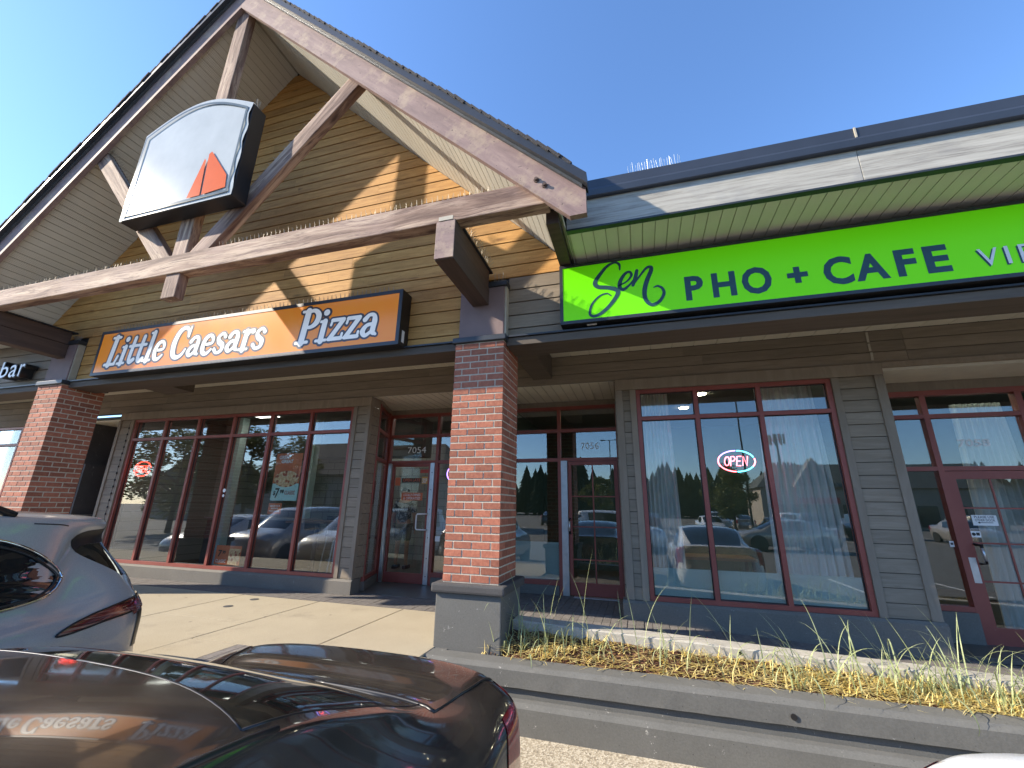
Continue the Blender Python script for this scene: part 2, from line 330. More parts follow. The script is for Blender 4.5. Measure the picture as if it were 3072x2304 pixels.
# walkway: a base with slabs and pavers on it
wk = MB().box(-30, -2.06, 3.13, 9.0, ZL-.1, ZS-.03).add(
    [(-2.06,4.9,ZS-.03),(-.3,4.9,ZS-.03),(9,4.9,zwalk(9)-.03),(9,9,zwalk(9)-.03),(-.3,9,ZS-.03),(-2.06,9,ZS-.03)], [(0,1,4,5),(1,2,3,4)]).build('walkway', MT['joint'])
tag(wk, 'pale concrete walkway along the shop fronts', None, None, 'structure')
xs = [-30,-25,-20.5,-16,-13,-10.2,-8.8,-7.4,-5.95,-4.56,-3.19,-2.065]
for a, b in zip(xs, xs[1:]):
    segs = [(3.12, 5.68)]
    if a == -5.95: segs = [(3.12, 4.425), (4.437, 5.68)]
    if a >= -4.6: segs = [(3.80, 5.68)]
    if a == -4.56: MB().box(a-.005, -3.94, 3.12, 3.788, ZS-.06, ZS).build('slab', MT['sidewalk'], wk, bevel=.006)
    for y0, y1 in segs: MB().box(a+.006, b-.006, y0, y1, ZS-.06, ZS).build('slab', MT['sidewalk'], wk, bevel=.006)
# pavers: small grey bricks, long side towards the shops
cells = []
def lay(x0, x1, y0, y1):
    n = max(1, round((y1-y0)/.2)); L_ = (y1-y0)/n; m = round((x1-x0)/.1); W_ = (x1-x0)/m
    me = MB().box(-W_/2+.0025, W_/2-.0025, -L_/2+.0025, L_/2-.0025, -.03, 0).mesh('paver', MT['paver'])
    for i in range(m):
        for j in range(n): cells.append((x0+W_*(i+.5), y0+L_*(j+.5), me, W_, L_))
lay(-10.4, -4.5, 5.69, 6.185); lay(-4.5, -.25, 5.69, 7.365); lay(-1.35, 3.1, 4.98, 5.68); lay(-.25, 3.1, 5.69, 6.185); lay(3.1, 5.5, 4.98, 6.91); lay(-3.93, -2.1, 3.20, 3.79)
cells.sort(key=lambda c: c[0]**2 + c[1]**2 + (40 if c[1] > 6.3 else 0))
rest = MB()
for k, (x, y, me, W_, L_) in enumerate(cells):
    z = zwalk(x) + random.uniform(-.002, .002)
    if k < 296: inst('paver', me, Matrix.Translation((x, y, z)), wk)
    else: rest.box(x-W_/2+.0025, x+W_/2-.0025, y-L_/2+.0025, y+L_/2-.0025, z-.03, z)
tag(rest.build('paver_field', MT['paver'], wk), kind='stuff')
zk = lambda x: -1.172-.03*x            # top of the kerb that backs the planter
kb = MB(); n = 60
for i in range(n+1):
    x = -1.37+10.4*i/n; e = random.uniform(-.003,.003)
    kb.v += [(x,4.75,ZL),(x,4.75+e,zk(x)-.012),(x,4.762,zk(x)+e),(x,4.955,zk(x)),(x,4.965,zk(x)-.012),(x,4.965,ZL)]
for i in range(n):
    for j in range(5): a = i*6+j; kb.f.append((a,a+6,a+7,a+1)); kb.mi.append(0)
kb.f.append((0,1,2,3,4,5)); kb.mi.append(0)
ko = kb.build('kerb', MT['kerb'], wk)
MB().lathe([(0,0),(.014,0),(.014,.008),(0,.008)], 10, Matrix.Translation((.78,4.753,-1.235)) @ Matrix.Rotation(R(90),4,'X')).build('drain_hole', MT['black'], ko)
for x, y in ((-5.52,5.46),(-5.48,5.0)):
    MB().lathe([(.0,.0),(.062,.0),(.058,.004),(0,.005)], 16, Matrix.Translation((x,y,ZS+.001))).build('utility_cap', MT['ledge'], wk)

# ------------------------------------------------------------------ planter with mulch and grasses
pl = empty('planter', (0,4.2,ZL), 'long grey painted concrete planter wall in front of the right-hand shop', 'planter')
prof = [(4.06,ZL-.05),(4.06,-1.640),(4.100,-1.610),(4.158,-1.604),(4.158,-1.522),(4.12,-1.516),(4.12,-1.385),(4.145,-1.36),(4.16,-1.352),(4.33,-1.350),(4.335,-1.6),(4.335,ZL-.05)]
def planter_mesh():
    mb = MB(); xs_ = [-2.09 + i*.12 for i in range(96)]; n = len(prof); base = []
    for i, x in enumerate(xs_):
        for j, (y, z) in enumerate(prof):
            jit = random.uniform(-.004,.004) if j in (2,5,7,8) else 0
            if j in (7,8) and random.random() < .10: jit = .012
            mb.v.append((x, y+abs(jit)*.8, z+jit*.5 - (.006 if jit == .012 else 0)))
    for i in range(len(xs_)-1):
        for j in range(n-1): mb.f.append((i*n+j, (i+1)*n+j, (i+1)*n+j+1, i*n+j+1)); mb.mi.append(0)
    mb.f.append(tuple(range(n-1,-1,-1))); mb.mi.append(0); mb.f.append(tuple((len(xs_)-1)*n+j for j in range(n))); mb.mi.append(0)
    return mb
planter_mesh().build('front_wall', MT['grey_concrete'], pl)
MB().box(-2.09, -1.93, 4.338, 4.372, ZL, -1.353).build('end_wall', MT['grey_concrete'], pl)
for x, z in ((.985,-1.455),(3.3,-1.46)):
    MB().lathe([(.0,0),(.021,0),(.021,.012),(.0,.012)], 14, Matrix.Translation((x,4.1225,z)) @ Matrix.Rotation(R(90),4,'X')).build('drain_hole', MT['black'], pl)
zsoil = lambda x, y: -1.372 + (y-4.335)/.415*(zk(x)-.082+1.372) - (.10 if x < -1.6 else 0)
ms = MB(); nx, ny = 90, 10
for i in range(nx+1):
    for j in range(ny+1): xx_ = -2.0+i*.105; yy_ = 4.33+j*.0435; ms.v.append((xx_, yy_, zsoil(xx_,yy_) + random.uniform(-.014,.010) - .012*abs(math.sin(i*.35))))
for i in range(nx):
    for j in range(ny): a = i*(ny+1)+j; ms.f.append((a, a+ny+1, a+ny+2, a+1)); ms.mi.append(0)
o = ms.build('mulch_bed', MT['mulch'], smooth=True); tag(o, 'red brown bark mulch bed inside the grey planter', None, None, 'structure')
chips = MB()
for k in range(1500):
    x, y = random.uniform(-1.5,5), random.uniform(4.36,4.74); M4 = Matrix.Translation((x,y,zsoil(x,y)+random.uniform(-.005,.015))) @ Matrix.Rotation(random.uniform(0,6.3),4,'Z') @ Matrix.Rotation(random.uniform(-.5,.5),4,'X')
    chips.obox(M4, random.uniform(.008,.028), random.uniform(.003,.009), .002)
tag(chips.build('mulch_chips', MT['mulch']), 'loose bark chips scattered over the mulch bed', None, None, 'stuff')
def ribbon(mb, base, ang, lean, L, w, curl, n=7, droop=0):
    d = Vector((math.cos(ang), math.sin(ang), 0)); side = Vector((-d.y, d.x, 0)); p = Vector(base); th = lean; prev = len(mb.v)
    for i in range(n+1):
        t_ = i/n; ww = w*(1-t_**2.6)*.5 + .0004
        mb.v.append(tuple(p - side*ww)); mb.v.append(tuple(p + side*ww))
        if i < n:
            p = p + (d*math.sin(th) + Vector((0,0,1))*math.cos(th))*(L/n); th += curl/n*(1+1.6*t_)
    for i in range(n): a = prev+2*i; mb.f.append((a, a+1, a+3, a+2)); mb.mi.append(0)
straw = MB(); green = MB()
clumps = [(-1.62,4.62,.6),(-1.2,4.75,.8),(-.85,4.55,.9),(-.45,4.6,.45),(.0,4.52,.25),(.35,4.9,.35),(.66,4.6,.7),(1.0,4.75,.35),(1.25,4.5,1.),(1.55,4.7,1.1),(1.85,4.55,1.),(2.15,4.8,1.1),(2.4,4.55,1.2),(2.75,4.7,1.4),(3.05,4.5,1.2),(3.4,4.7,1.2),(3.9,4.6,1.),(4.5,4.7,1.)]
for cx, cy, s in clumps:
    for k in range(int(190*s)):
        x, y = random.gauss(cx,.17), random.uniform(4.345,4.73); zz = zsoil(x,y)
        if x < -1.3 and y > 4.6: continue
        if random.random() < .38: ribbon(straw, (x,y,zz), random.uniform(0,6.28), random.uniform(0,1.15), random.uniform(.03,.135), .009, random.uniform(0,.8), 2)
        else: ribbon(straw, (x,y,zz+.012), random.uniform(0,6.28), random.uniform(1.2,1.62), random.uniform(.08,.26), .008, random.uniform(-.1,.3), 3)
    for k in range(int(random.choice([8,14,24,30])*s)):
        x, y = random.gauss(cx,.12), random.uniform(4.36,4.70)
        ribbon(green, (x,y,zsoil(x,y)), random.uniform(0,6.28), random.uniform(.02,.45), random.uniform(.18,.68), random.uniform(.006,.0105), random.choice([.15,.5,.9,1.5,2.1,2.7]), 10)
for k in range(1500):
    x = random.uniform(-1.2,5.2); y = random.uniform(4.35,4.73)
    ribbon(straw, (x,y,zsoil(x,y)+.008), random.uniform(0,6.28), random.uniform(1.35,1.6), random.uniform(.06,.24), .007, random.uniform(-.1,.2), 2)
for (x, y, a, le, L, cu) in [(-1.75,4.5,3.3,.15,.48,1.9),(-1.5,4.5,.2,.2,.5,1.8),(-1.2,4.6,2.9,.15,.62,.25),(-.62,4.5,.3,.05,.78,.15),(-.55,4.6,2.9,.1,.62,.3),(-.1,4.5,2.6,.1,.5,.1),(.15,4.5,2.9,.2,.5,.2),(.75,4.5,2.9,.3,.75,.5),(.8,4.45,.1,.4,.6,1.6),(1.3,4.5,3.,.45,.62,.3),(1.4,4.5,.4,.5,.6,1.2),(1.95,4.5,2.9,.2,.7,.6),(2.3,4.5,3.,.1,.62,.4),(2.5,4.5,.1,.55,.75,1.8),(2.7,4.5,.2,.2,.7,2.3),(1.15,4.38,-1.4,.3,.42,2.3),(2.0,4.38,-1.3,.5,.42,2.2),(2.55,4.4,-1.9,.4,.55,2.2),(-1.1,4.36,-1.2,.6,.3,2.),(2.95,4.5,2.9,.1,.72,1.8),(3.1,4.5,.2,.15,.62,2.3)]:
    ribbon(green, (x,y,zsoil(x,y)), a, le, L*1.2, .012, cu, 14)
tag(straw.build('dry_grass_straw', MT['straw']), 'dry yellow cut grass and straw lying in the planter', None, None, 'stuff')
tag(green.build('green_grass_blades', MT['blade']), 'long thin green grass blades growing from the planter', None, None, 'stuff')

# ------------------------------------------------------------------ brick columns
BJ, BF, BH, CH = .016, .1960, .0900, .0807
B0 = -.753
bz = CH-.016
bm_cf = MB().box(0, BF, 0, BH, 0, bz).mesh('brick', MT['brick']); bm_ch = MB().box(0, BH, 0, BF, 0, bz).mesh('brick', MT['brick'])
bm_mf = MB().box(0, BF, 0, .05, 0, bz).mesh('brick', MT['brick']); bm_ms = MB().box(0, .05, 0, BF, 0, bz).mesh('brick', MT['brick'])
def column(x0, label, zbase):
    c = empty('brick_column', (x0+.31, YC+.31, zbase), label, 'brick column', 'brick columns that carry the gable')
    MB().box(x0+.0045, x0+.6155, YC+.0045, YC+.6155, -.80, 1.915).build('mortar_core', MT['mortar'], c)
    back = MB()
    for k in range(33):
        z = B0 + k*CH + .008; jz = random.uniform(-.001,.001)
        def T(x, y): return Matrix.Translation((x0+x+random.uniform(-.0012,.0012), YC+y+random.uniform(-.0015,.0015), z+jz))
        if k % 2 == 1:                       # three whole bricks across the front
            for x in (0, BF+BJ, 2*(BF+BJ)):
                if x == BF+BJ: inst('brick', bm_mf, T(x,0), c); back.box(x0+x, x0+x+BF, YC+.57, YC+.62, z, z+bz)
                else: inst('brick', bm_cf, T(x,0), c); inst('brick', bm_cf, T(x,.62-BH), c)
            for y in (BH+BJ, BH+2*BJ+BF): inst('brick', bm_ms, T(0,y), c); inst('brick', bm_ms, T(.57,y), c)
        else:
            for x in (0, .62-BH):
                inst('brick', bm_ch, T(x,0), c); inst('brick', bm_ch, T(x,.62-BF), c)
            for x in (BH+BJ, BH+2*BJ+BF): inst('brick', bm_mf, T(x,0), c); back.box(x0+x, x0+x+BF, YC+.57, YC+.62, z, z+bz)
            inst('brick', bm_ms, T(0,BF+BJ), c); inst('brick', bm_ms, T(.57,BF+BJ), c)
    tag(back.build('rear_bricks', MT['brick'], c), kind='stuff')
    MB().box(x0-.09, x0+.71, YC-.09, YC+.71, -.845, -.756).build('ledge', MT['ledge'], c, bevel=.022)
    MB().box(x0-.045, x0+.665, YC-.045, YC+.665, zbase-.02, -.846).build('pedestal', MT['grey_concrete'], c, bevel=.01)
    MB().box(x0-.03, x0+.65, YC-.035, YC+.655, 1.917, 1.985).build('cap_flashing', MT['dark_metal'], c, bevel=.008)
    MB().box(x0+.02, x0+.605, YC+.03, YW-.003, 1.987, 2.655).build('pier', MT['pier'], c, bevel=.012)
    MB().box(x0+.606, x0+.628, YC+.05, YW-.003, 1.987, 2.655).build('corner_strip', MT['pier_edge'], c)  # narrow pale strip up the right edge of the pier
    MB().box(x0, x0+.64, YC+.01, YW-.003, 2.657, 2.72).build('pier_cap', MT['dark_metal'], c, bevel=.006)
    return c
column(-2.048, 'red brick column rising from the planter between the two signs', -1.36)
column(-9.938, 'red brick column behind the silver car at the left', ZS)

# ------------------------------------------------------------------ the building
bd = empty('shop_building', (-5, 8, ZS), 'timber gabled shopping strip with cedar siding and red framed windows', 'building')
# gable roof
deck = MB()
deck.prism([(KC,ZAP+.14),(KC,ZAP+.545),(-10.80,low(-10.80)+.545),(-10.80,low(-10.80)+.14)], 3.425, 10)
deck.prism([(KC,ZAP+.14),(-.60,low(-.60)+.14),(-.60,low(-.60)+.545),(KC,ZAP+.545)], 3.425, 10)
roof = deck.build('gable_roof', MT['brown_beam'], bd, recalc=True)
for sgn in (-1, 1):
    d = Vector((sgn, 0, -SL)).normalized(); up = Vector((sgn*SL, 0, 1)).normalized()
    n = 50; L = 7.32
    for k in range(n):
        s0 = k*L/n; c0 = Vector((KC, 0, ZAP+.548)) + d*(s0+L/n*.62) + up*.014
        th = random.uniform(.010,.016)
        tilt = Matrix(((d.x,0,up.x,c0.x),(0,1,0,0),(d.z,0,up.z,c0.z),(0,0,0,1))) @ Matrix.Rotation(R(4.5),4,'Y')
        y0 = 3.250 + random.uniform(0,.014)
        mb = MB().obox(tilt @ Matrix.Translation((0,(y0+10)/2,0)), L/n*.66, (10-y0)/2, th)
        mb.build('shingle_course', MT['shingle'], roof)
    # drip flashing on the rake
    e = KC+sgn*5.42
    f = lambda x, a: (x, low(x)+a)
    poly = [f(KC,.44), f(e,.44), f(e,.555), f(KC,.555)] if sgn > 0 else [f(e,.44), f(KC,.44), f(KC,.555), f(e,.555)]
    MB().prism(poly, 3.268, 3.424).build('rake_flashing', MT['dark_metal'], roof, recalc=True)
    poly = [f(KC,.405), f(e-sgn*.05,.405), f(e-sgn*.05,.438), f(KC,.438)] if sgn > 0 else [f(e-sgn*.05,.405), f(KC,.405), f(KC,.438), f(e-sgn*.05,.438)]
    MB().prism(poly, 3.325, 3.424).build('drip_edge', MT['grey_flash'], roof, recalc=True)
    # barge board, local x along the slope so the grain runs with it
    pts = [(KC,ZAP),(KC+sgn*5.242,low(-.458)),(KC+sgn*5.40,low(-.458)+.004),(KC+sgn*5.40,2.942),(KC,ZAP+.4465)]
    if sgn < 0: pts = pts[::-1]
    M4 = Matrix(((d.x,0,up.x,KC),(0,1,0,3.39),(d.z,0,up.z,ZAP),(0,0,0,1))); Mi = M4.inverted()
    mb = MB(); q = [Mi @ Vector((x,3.39,z)) for x, z in pts]
    mb.prism([(p.x,p.z) for p in q], -.034, .034); mb.build('barge_board', MT['barge'], bd, world=M4, recalc=True)
    for x, z in ((-.778,3.133),(-.696,3.048)):
        xx = KC + sgn*(x-KC)
        MB().lathe([(0,0),(.03,0),(.03,.008),(.017,.008),(.017,.03),(0,.03)], 8, Matrix.Translation((xx,3.354,z)) @ Matrix.Rotation(R(90),4,'X')).build('bolt', MT['brown_beam'], bd)
    # sloping soffit panels, grooves towards the wall
    s_ = .02; pitch = .121
    while s_ < 7.05:
        a = Vector((KC,0,ZAP+.115)) + d*(s_+.004); b = Vector((KC,0,ZAP+.115)) + d*(s_+pitch-.008)
        h = up*.012
        mb = MB().add([(a.x,3.425,a.z),(b.x,3.425,b.z),(b.x,YW+.02,b.z),(a.x,YW+.02,a.z),(a.x+h.x,3.425,a.z+h.z),(b.x+h.x,3.425,b.z+h.z),(b.x+h.x,YW+.02,b.z+h.z),(a.x+h.x,YW+.02,a.z+h.z)],
                      [(0,3,2,1),(4,5,6,7),(0,1,5,4),(1,2,6,5),(2,3,7,6),(3,0,4,7)])
        mb.build('soffit_panel', MT['soffit'], bd, recalc=True); s_ += pitch
    a = Vector((KC,0,ZAP+.130)); b = a + d*7.0; h = up*.006
    MB().add([(a.x,3.425,a.z),(b.x,3.425,b.z),(b.x,YW+.02,b.z),(a.x,YW+.02,a.z)], [(0,1,2,3)]).build('soffit_backing', MT['channel'], bd)
    xe = KC+sgn*4.96
    MB().box(min(xe,xe+sgn*.13), max(xe,xe+sgn*.13), 3.62, YW+.01, 2.80, 2.975).build('eave_return', MT['brown_beam'], bd)
# truss
timber('tie_beam', bd, (-10.72,3.028), (-.68,3.028), 3.405, 3.565, .285, MT['timber'], .012)
timber('king_post', bd, (-5.702,2.54), (-5.702,7.86), 3.425, 3.548, .245, MT['timber'], .01)
timber('strut', bd, (-5.50,3.035), (-3.06,5.645), 3.432, 3.552, .24, MT['timber'], .01)
timber('strut', bd, (-5.90,3.035), (-8.34,5.645), 3.432, 3.552, .24, MT['timber'], .01)
for xc in (-1.750, -9.650):
    for z0, z1, w in ((2.411,2.655,.212),(2.660,2.884,.200)):
        M4 = Matrix(((0,1,0,xc),(1,0,0,0),(0,0,1,0),(0,0,0,1)))
        mb = MB().box(3.375 if z0 < 2.5 else 3.38, YC+.029, -w/2, w/2, z0, z1)
        M4 = Matrix(((0,-1,0,xc),(1,0,0,0),(0,0,1,0),(0,0,0,1)))
        mb.build('bracket_beam', MT['brown_beam'] if z0 > 2.5 else MT['brown_beam'], bd, world=M4, bevel=.008)
    MB().box(xc-.125, xc+.125, 3.57, YC+.1, 2.887, 2.905).build('bracket_flashing', MT['dark_metal'], bd)
    MB().box(xc-.106, xc+.106, 3.362, 3.374, 2.42, 2.86).build('end_board', MT['barge'], bd, bevel=.003)
    MB().box(xc-.08, xc+.08, 3.356, 3.372, 2.865, 2.912).build('end_cap', MT['pier_edge'], bd)
# upper wall with cedar boards, each a trapezoid cut to the roof slope
uw = MB(); uw.prism([(-10.9,1.99),(-.5,1.99),(-.5,low(-.5)+.11),(KC,ZAP+.11),(-10.9,low(-10.9)+.11)], YW+.022, YW+.12)
wall = uw.build('upper_wall', MT['gasket'], bd)
def board(parent, x0, x1, x0t, x1t, z0, z1, y, mat, th=.02):
    if min(x1,x1t)-max(x0,x0t) > 3.2:                # long runs are butt jointed
        xm = max(x0,x0t) + (min(x1,x1t)-max(x0,x0t))*random.uniform(.3,.7)
        board(parent, x0, xm-.0012, x0t, xm-.0012, z0, z1, y, mat, th); return board(parent, xm+.0012, x1, xm+.0012, x1t, z0, z1, y, mat, th)
    c = Vector(((x0+x1)/2, y, (z0+z1)/2)); cx, cz = c.x, c.z
    mb = MB(); P = [(x0-cx,z0-cz),(x1-cx,z0-cz),(x1t-cx,z1-cz),(x0t-cx,z1-cz)]
    vs_ = [(x,-.004,z) for x, z in P[:2]] + [(x,.003,z) for x, z in P[2:]] + [(x,th,z) for x, z in P]
    mb.add(vs_, [(0,1,2,3),(7,6,5,4),(0,4,5,1),(1,5,6,2),(2,6,7,3),(3,7,4,0)])
    return mb.build('siding_board', mat, parent, world=Matrix.Translation(c))
PB = .178; z = 2.112 - PB
hx = lambda z: (ZAP+.105-z)/SL
k = 0
while z < ZAP+.05:
    z0, z1 = max(z+.006, 1.992), z+PB-.006
    if z1 > 2.83: a0 = min(hx(z0), 4.97); a1 = max(.01, min(hx(z1), 4.97)); board(wall, KC-a0, KC+a0, KC-a1, KC+a1, z0, z1, YW, MT['cedar'])
    else:
        board(wall, -9.30, -2.02, -9.30, -2.02, z0, z1, YW, MT['cedar'])
        board(wall, -1.42, 6.8, -1.42, 6.8, z0, z1, YW, MT['taupe']); board(wall, -16.5, -9.93, -16.5, -9.93, z0, z1, YW, MT['taupe'])
    z += PB; k += 1
MB().box(-.5, 7.4, YW+.022, YW+.12, 1.99, 3.2).box(-16.6, -10.9, YW+.022, YW+.12, 1.99, 3.2).build('wall_backing', MT['taupe'], bd)
# right and left eaves
for x0, x1, lab in ((-.565, 7.4, 'r'), (-17.0, -10.84, 'l')):
    xs_ = [x0]; 
    while xs_[-1] < x1-.01: xs_.append(min(x1, xs_[-1]+2.68))
    for a, b in zip(xs_, xs_[1:]): timber('fascia_board', bd, (a+.002, 3.03), (b-.002, 3.03), 3.84, 3.875, .346, MT['fascia'], .004)
    MB().box(x0, x1, 3.832, 3.90, 2.835, 2.855).build('drip_trim', MT['dark_metal'], bd)
    gp = [(3.84,3.19),(3.80,3.19),(3.79,3.20),(3.782,3.265),(3.792,3.29),(3.806,3.297),(3.808,3.41),(3.82,3.417),(3.9,3.417)]
    mb = MB(); nn = len(gp)
    for x in (x0, x1): mb.v += [(x,y,z_) for y, z_ in gp]
    mb.f = [(j, j+nn, (j+1) % nn+nn, (j+1) % nn) for j in range(nn)] + [tuple(range(nn-1,-1,-1)), tuple(range(nn,2*nn))]; mb.mi = [0]*len(mb.f)
    mb.build('gutter', MT['gutter'], bd, recalc=True)
    MB().add([(x0,3.89,3.41),(x1,3.89,3.41),(x1,10,5.6),(x0,10,5.6),(x0,3.89,3.2),(x1,3.89,3.2),(x1,10,5.45),(x0,10,5.45)], [(0,1,2,3),(7,6,5,4),(0,4,5,1),(1,5,6,2),(3,2,6,7),(0,3,7,4)]).build('eave_roof', MT['shingle'], bd)
    x = x0+.02
    while x < x1-.1:
        MB().box(x+.004, x+.123, 3.877, YW+.02, 2.862, 2.874).build('soffit_panel', MT['soffit'], bd); x += .127
    MB().box(x0, x1, 3.877, YW+.02, 2.875, 2.885).build('soffit_backing', MT['channel'], bd)
MB().box(2.115, 2.13, 3.797, 3.807, 3.298, 3.41).build('gutter_seam', MT['pier_edge'], bd)
# lintel and the walkway ceiling
for a, b in ((-16.6,-9.94),(-9.31,-2.055),(-1.42,7.4)):
    timber('lintel', bd, (a,1.918), (b,1.918), 4.505, 4.90, .10, MT['lintel'], .006)
    MB().box(a, b, 4.475, 4.56, 1.970, 1.989).build('lintel_flashing', MT['dark_metal'], bd)
MB().box(-16.6, 7.4, 4.70, 4.89, 1.97, 2.40).build('lintel_core', MT['lintel'], bd)
x = -13.5
while x < 5.2:
    MB().box(x+.005, x+.295, 4.905, YS, 2.312, 2.326).build('soffit_panel', MT['soffit_plain'], bd); x += .30
MB().box(-16.6, 7.4, 4.905, YS+.1, 2.327, 2.36).build('soffit_backing', MT['channel'], bd)
for a, b, y1 in ((-1.50,-1.20,YS-.03),(-8.42,-7.76,5.5)): timber('boxed_beam', bd, (a,2.13), (b,2.13), 4.905, y1, .36, MT['lintel'], .006)
# ------------------------------------------------------------------ shop fronts
def boards_run(parent, x0, x1, zs_, y, mat):
    for z0, z1 in zip(zs_, zs_[1:]): board(parent, x0, x1, x0, x1, z0+.004, z1-.004, y, mat, .018)
hd = MB().box(-16.6, 7.4, YS+.02, YS+.14, 1.87, 2.33).build('shop_wall', MT['gasket'], bd)
for x0, x1 in ((-16.6,-11.2),(-11.2,-6.1),(-6.1,-1.3),(-1.3,3.4),(3.4,7.4)): boards_run(hd, x0, x1-.004, [1.862,2.012,2.162,2.31], YS, MT['taupe'])
for a, b in ((-10.75,-4.45),(-.25,3.085),(-16.6,-11.85)):
    timber('head_trim', hd, (a,1.779), (b,1.779), YS-.028, YS+.12, .158, MT['taupe_trim'], .004)
def pilaster(x0, x1, tl, tr, ztop=1.697, ret=None):
    p = MB().box(x0+.01, x1-.01, YS+.022, YS+.20, -1.13, ztop).build('pilaster', MT['gasket'], bd)
    n = 18; zz = [-1.127 + (ztop+1.127)*i/n for i in range(n+1)]
    boards_run(p, x0+tl, x1-tr, zz, YS, MT['taupe'])
    for a, b in ((x0, x0+tl), (x1-tr, x1)):
        MB().box(a, b-.002, YS-.022, YS+.05, -1.127, ztop-.001).build('trim_board', MT['taupe_trim'], p, bevel=.004)
    return p
pilaster(-4.798, -4.45, .075, .07); pilaster(-.25, .04, .105, .085); pilaster(2.504, 3.085, .085, .105); pilaster(-10.78, -10.307, .08, .08)
# reveal boards on the inner sides of the entries
for x0, x1, y1 in ((-4.47,-4.452,6.52),(-.268,-.25,YD),(3.068,3.086,6.93)):
    n = 18
    for i in range(n):
        za = -1.127+2.99*i/n; MB().box(x0, x1, YS+.052, y1, za+.004, za+2.99/n-.004).build('siding_board', MT['taupe'], hd)
def plinth(x0, x1, y0=YS-.055, ztop=-1.129):
    zb = lambda x: zwalk(x)-.05
    MB().add([(x0,y0,zb(x0)),(x1,y0,zb(x1)),(x1,y0+.22,zb(x1)),(x0,y0+.22,zb(x0)),(x0,y0,ztop-.03),(x1,y0,ztop-.03),(x1,y0+.22,ztop),(x0,y0+.22,ztop),(x0,y0+.03,ztop),(x1,y0+.03,ztop)],
        [(0,1,5,4),(4,5,9,8),(8,9,6,7),(1,2,6,9,5),(3,0,4,8,7),(2,3,7,6)]).build('plinth', MT['plinth'], bd)
plinth(-10.80, -4.43); plinth(-.30, 3.10); plinth(-16.6, -11.85)
def storefront(x0, x1, z0, z1, muls, ztr, y=YS, fw=.055, dep=.11, film=None):
    mb = MB(); yb = y+dep
    mb.box(x0, x1, y, yb, z0, z0+fw); mb.box(x0, x1, y, yb, z1-fw, z1)
    mb.box(x0, x0+fw, y+.001, yb-.001, z0+fw, z1-fw); mb.box(x1-fw, x1, y+.001, yb-.001, z0+fw, z1-fw)
    w = mb.build('storefront_window', MT['red'], bd)
    for m in muls: MB().box(m-.028, m+.028, y+.002, yb-.002, z0+fw, z1-fw).build('mullion', MT['red'], w)
    edges = [x0+fw] + [q for m in muls for q in (m-.028, m+.028)] + [x1-fw]
    for a, b in zip(edges[::2], edges[1::2]):
        MB().box(a, b, y+.004, yb-.004, ztr-.026, ztr+.026).build('transom_bar', MT['red'], w)
        for c0, c1 in ((z0+fw, ztr-.026), (ztr+.026, z1-fw)):
            gk = MB()
            gk.box(a,b,y+.045,y+.062,c0,c0+.012); gk.box(a,b,y+.045,y+.062,c1-.012,c1); gk.box(a,a+.012,y+.046,y+.061,c0+.012,c1-.012); gk.box(b-.012,b,y+.046,y+.061,c0+.012,c1-.012)
            gk.build('gasket', MT['gasket'], w)
            MB().box(a+.004, b-.004, y+.051, y+.057, c0+.004, c1-.004).build('pane', MT['glass'], w)
        if film: MB().box(a+.012, b-.012, y+.066, y+.069, z0+fw, film).build('frosted_film', MT['film'], w)
    return w
storefront(-10.305, -4.80, -1.127, 1.694, [-10.305+5.505*i/6 for i in range(1,6)], 1.265)
storefront(.042, 2.502, -1.127, 1.694, [.848, 1.645], 1.265, film=-.73)
storefront(-16.4, -11.95, -1.127, 1.694, [-15.2,-14.1,-13.0], 1.265)
# recessed double entry (7054 and 7056)
Y = YD
rc = MB().box(-4.80, -.25, YS+.05, YD+.1, 1.868, 1.90).build('entry_ceiling', MT['soffit_plain'], bd)
gr = MB(); x = -4.4
while x < -.3: gr.box(x, x+.012, YS+.06, YD-.02, 1.862, 1.8675); x += .15
gr.build('ceiling_groove', MT['channel'], rc)
MB().box(-4.80, -.25, YD+.0, YD+.10, 1.775, 1.867).build('entry_header', MT['taupe_trim'], bd)
fr = MB()
def bar(mb, x0, x1, z0, z1, y=YD, d=.10): mb.box(x0, x1, y, y+d, z0, z1)
bar(fr,-4.79,-.262,1.715,1.773); bar(fr,-4.79,-4.716,ZS,1.714)
bar(fr,-3.712,-3.655,ZS,1.714,YD+.001,.098); bar(fr,-2.92,-2.86,ZS,1.714,YD+.001,.098); bar(fr,-2.36,-2.30,ZS,1.714,YD+.001,.098); bar(fr,-1.345,-1.291,ZS,1.714,YD+.001,.098); bar(fr,-.325,-.262,ZS,1.714,YD+.001,.098)
for a, b in ((-4.714,-3.714),(-3.653,-2.922),(-2.298,-1.347),(-1.289,-.327)):
    bar(fr,a,b,1.305,1.360,YD+.003,.094); bar(fr,a,b,.790,.848,YD+.003,.094)
for a, b in ((-3.653,-2.922),(-2.298,-1.347)): bar(fr,a,b,-1.205,-1.13,YD+.003,.094)
ef = fr.build('entry_frame', MT['red'], bd)
MB().box(-2.858,-2.362,YD+.02,YD+.12,ZS,1.76).build('entry_pier', MT['taupe'], bd)
for a, b in ((-3.653,-2.922),(-2.298,-1.347)): MB().box(a,b,YD-.01,YD+.09,ZS-.02,-1.207).build('entry_plinth', MT['plinth'], bd)
for a, b in ((-4.714,-3.714),(-3.653,-2.922),(-2.298,-1.347),(-1.289,-.327)):
    for c0, c1 in ((.85,1.303),(1.362,1.713)): MB().box(a+.002,b-.002,YD+.05,YD+.056,c0,c1).build('pane', MT['glass'], ef)
for a, b in ((-3.653,-2.922),(-2.298,-1.347)): MB().box(a+.002,b-.002,YD+.05,YD+.056,-1.128,.788).build('pane', MT['glass'], ef)
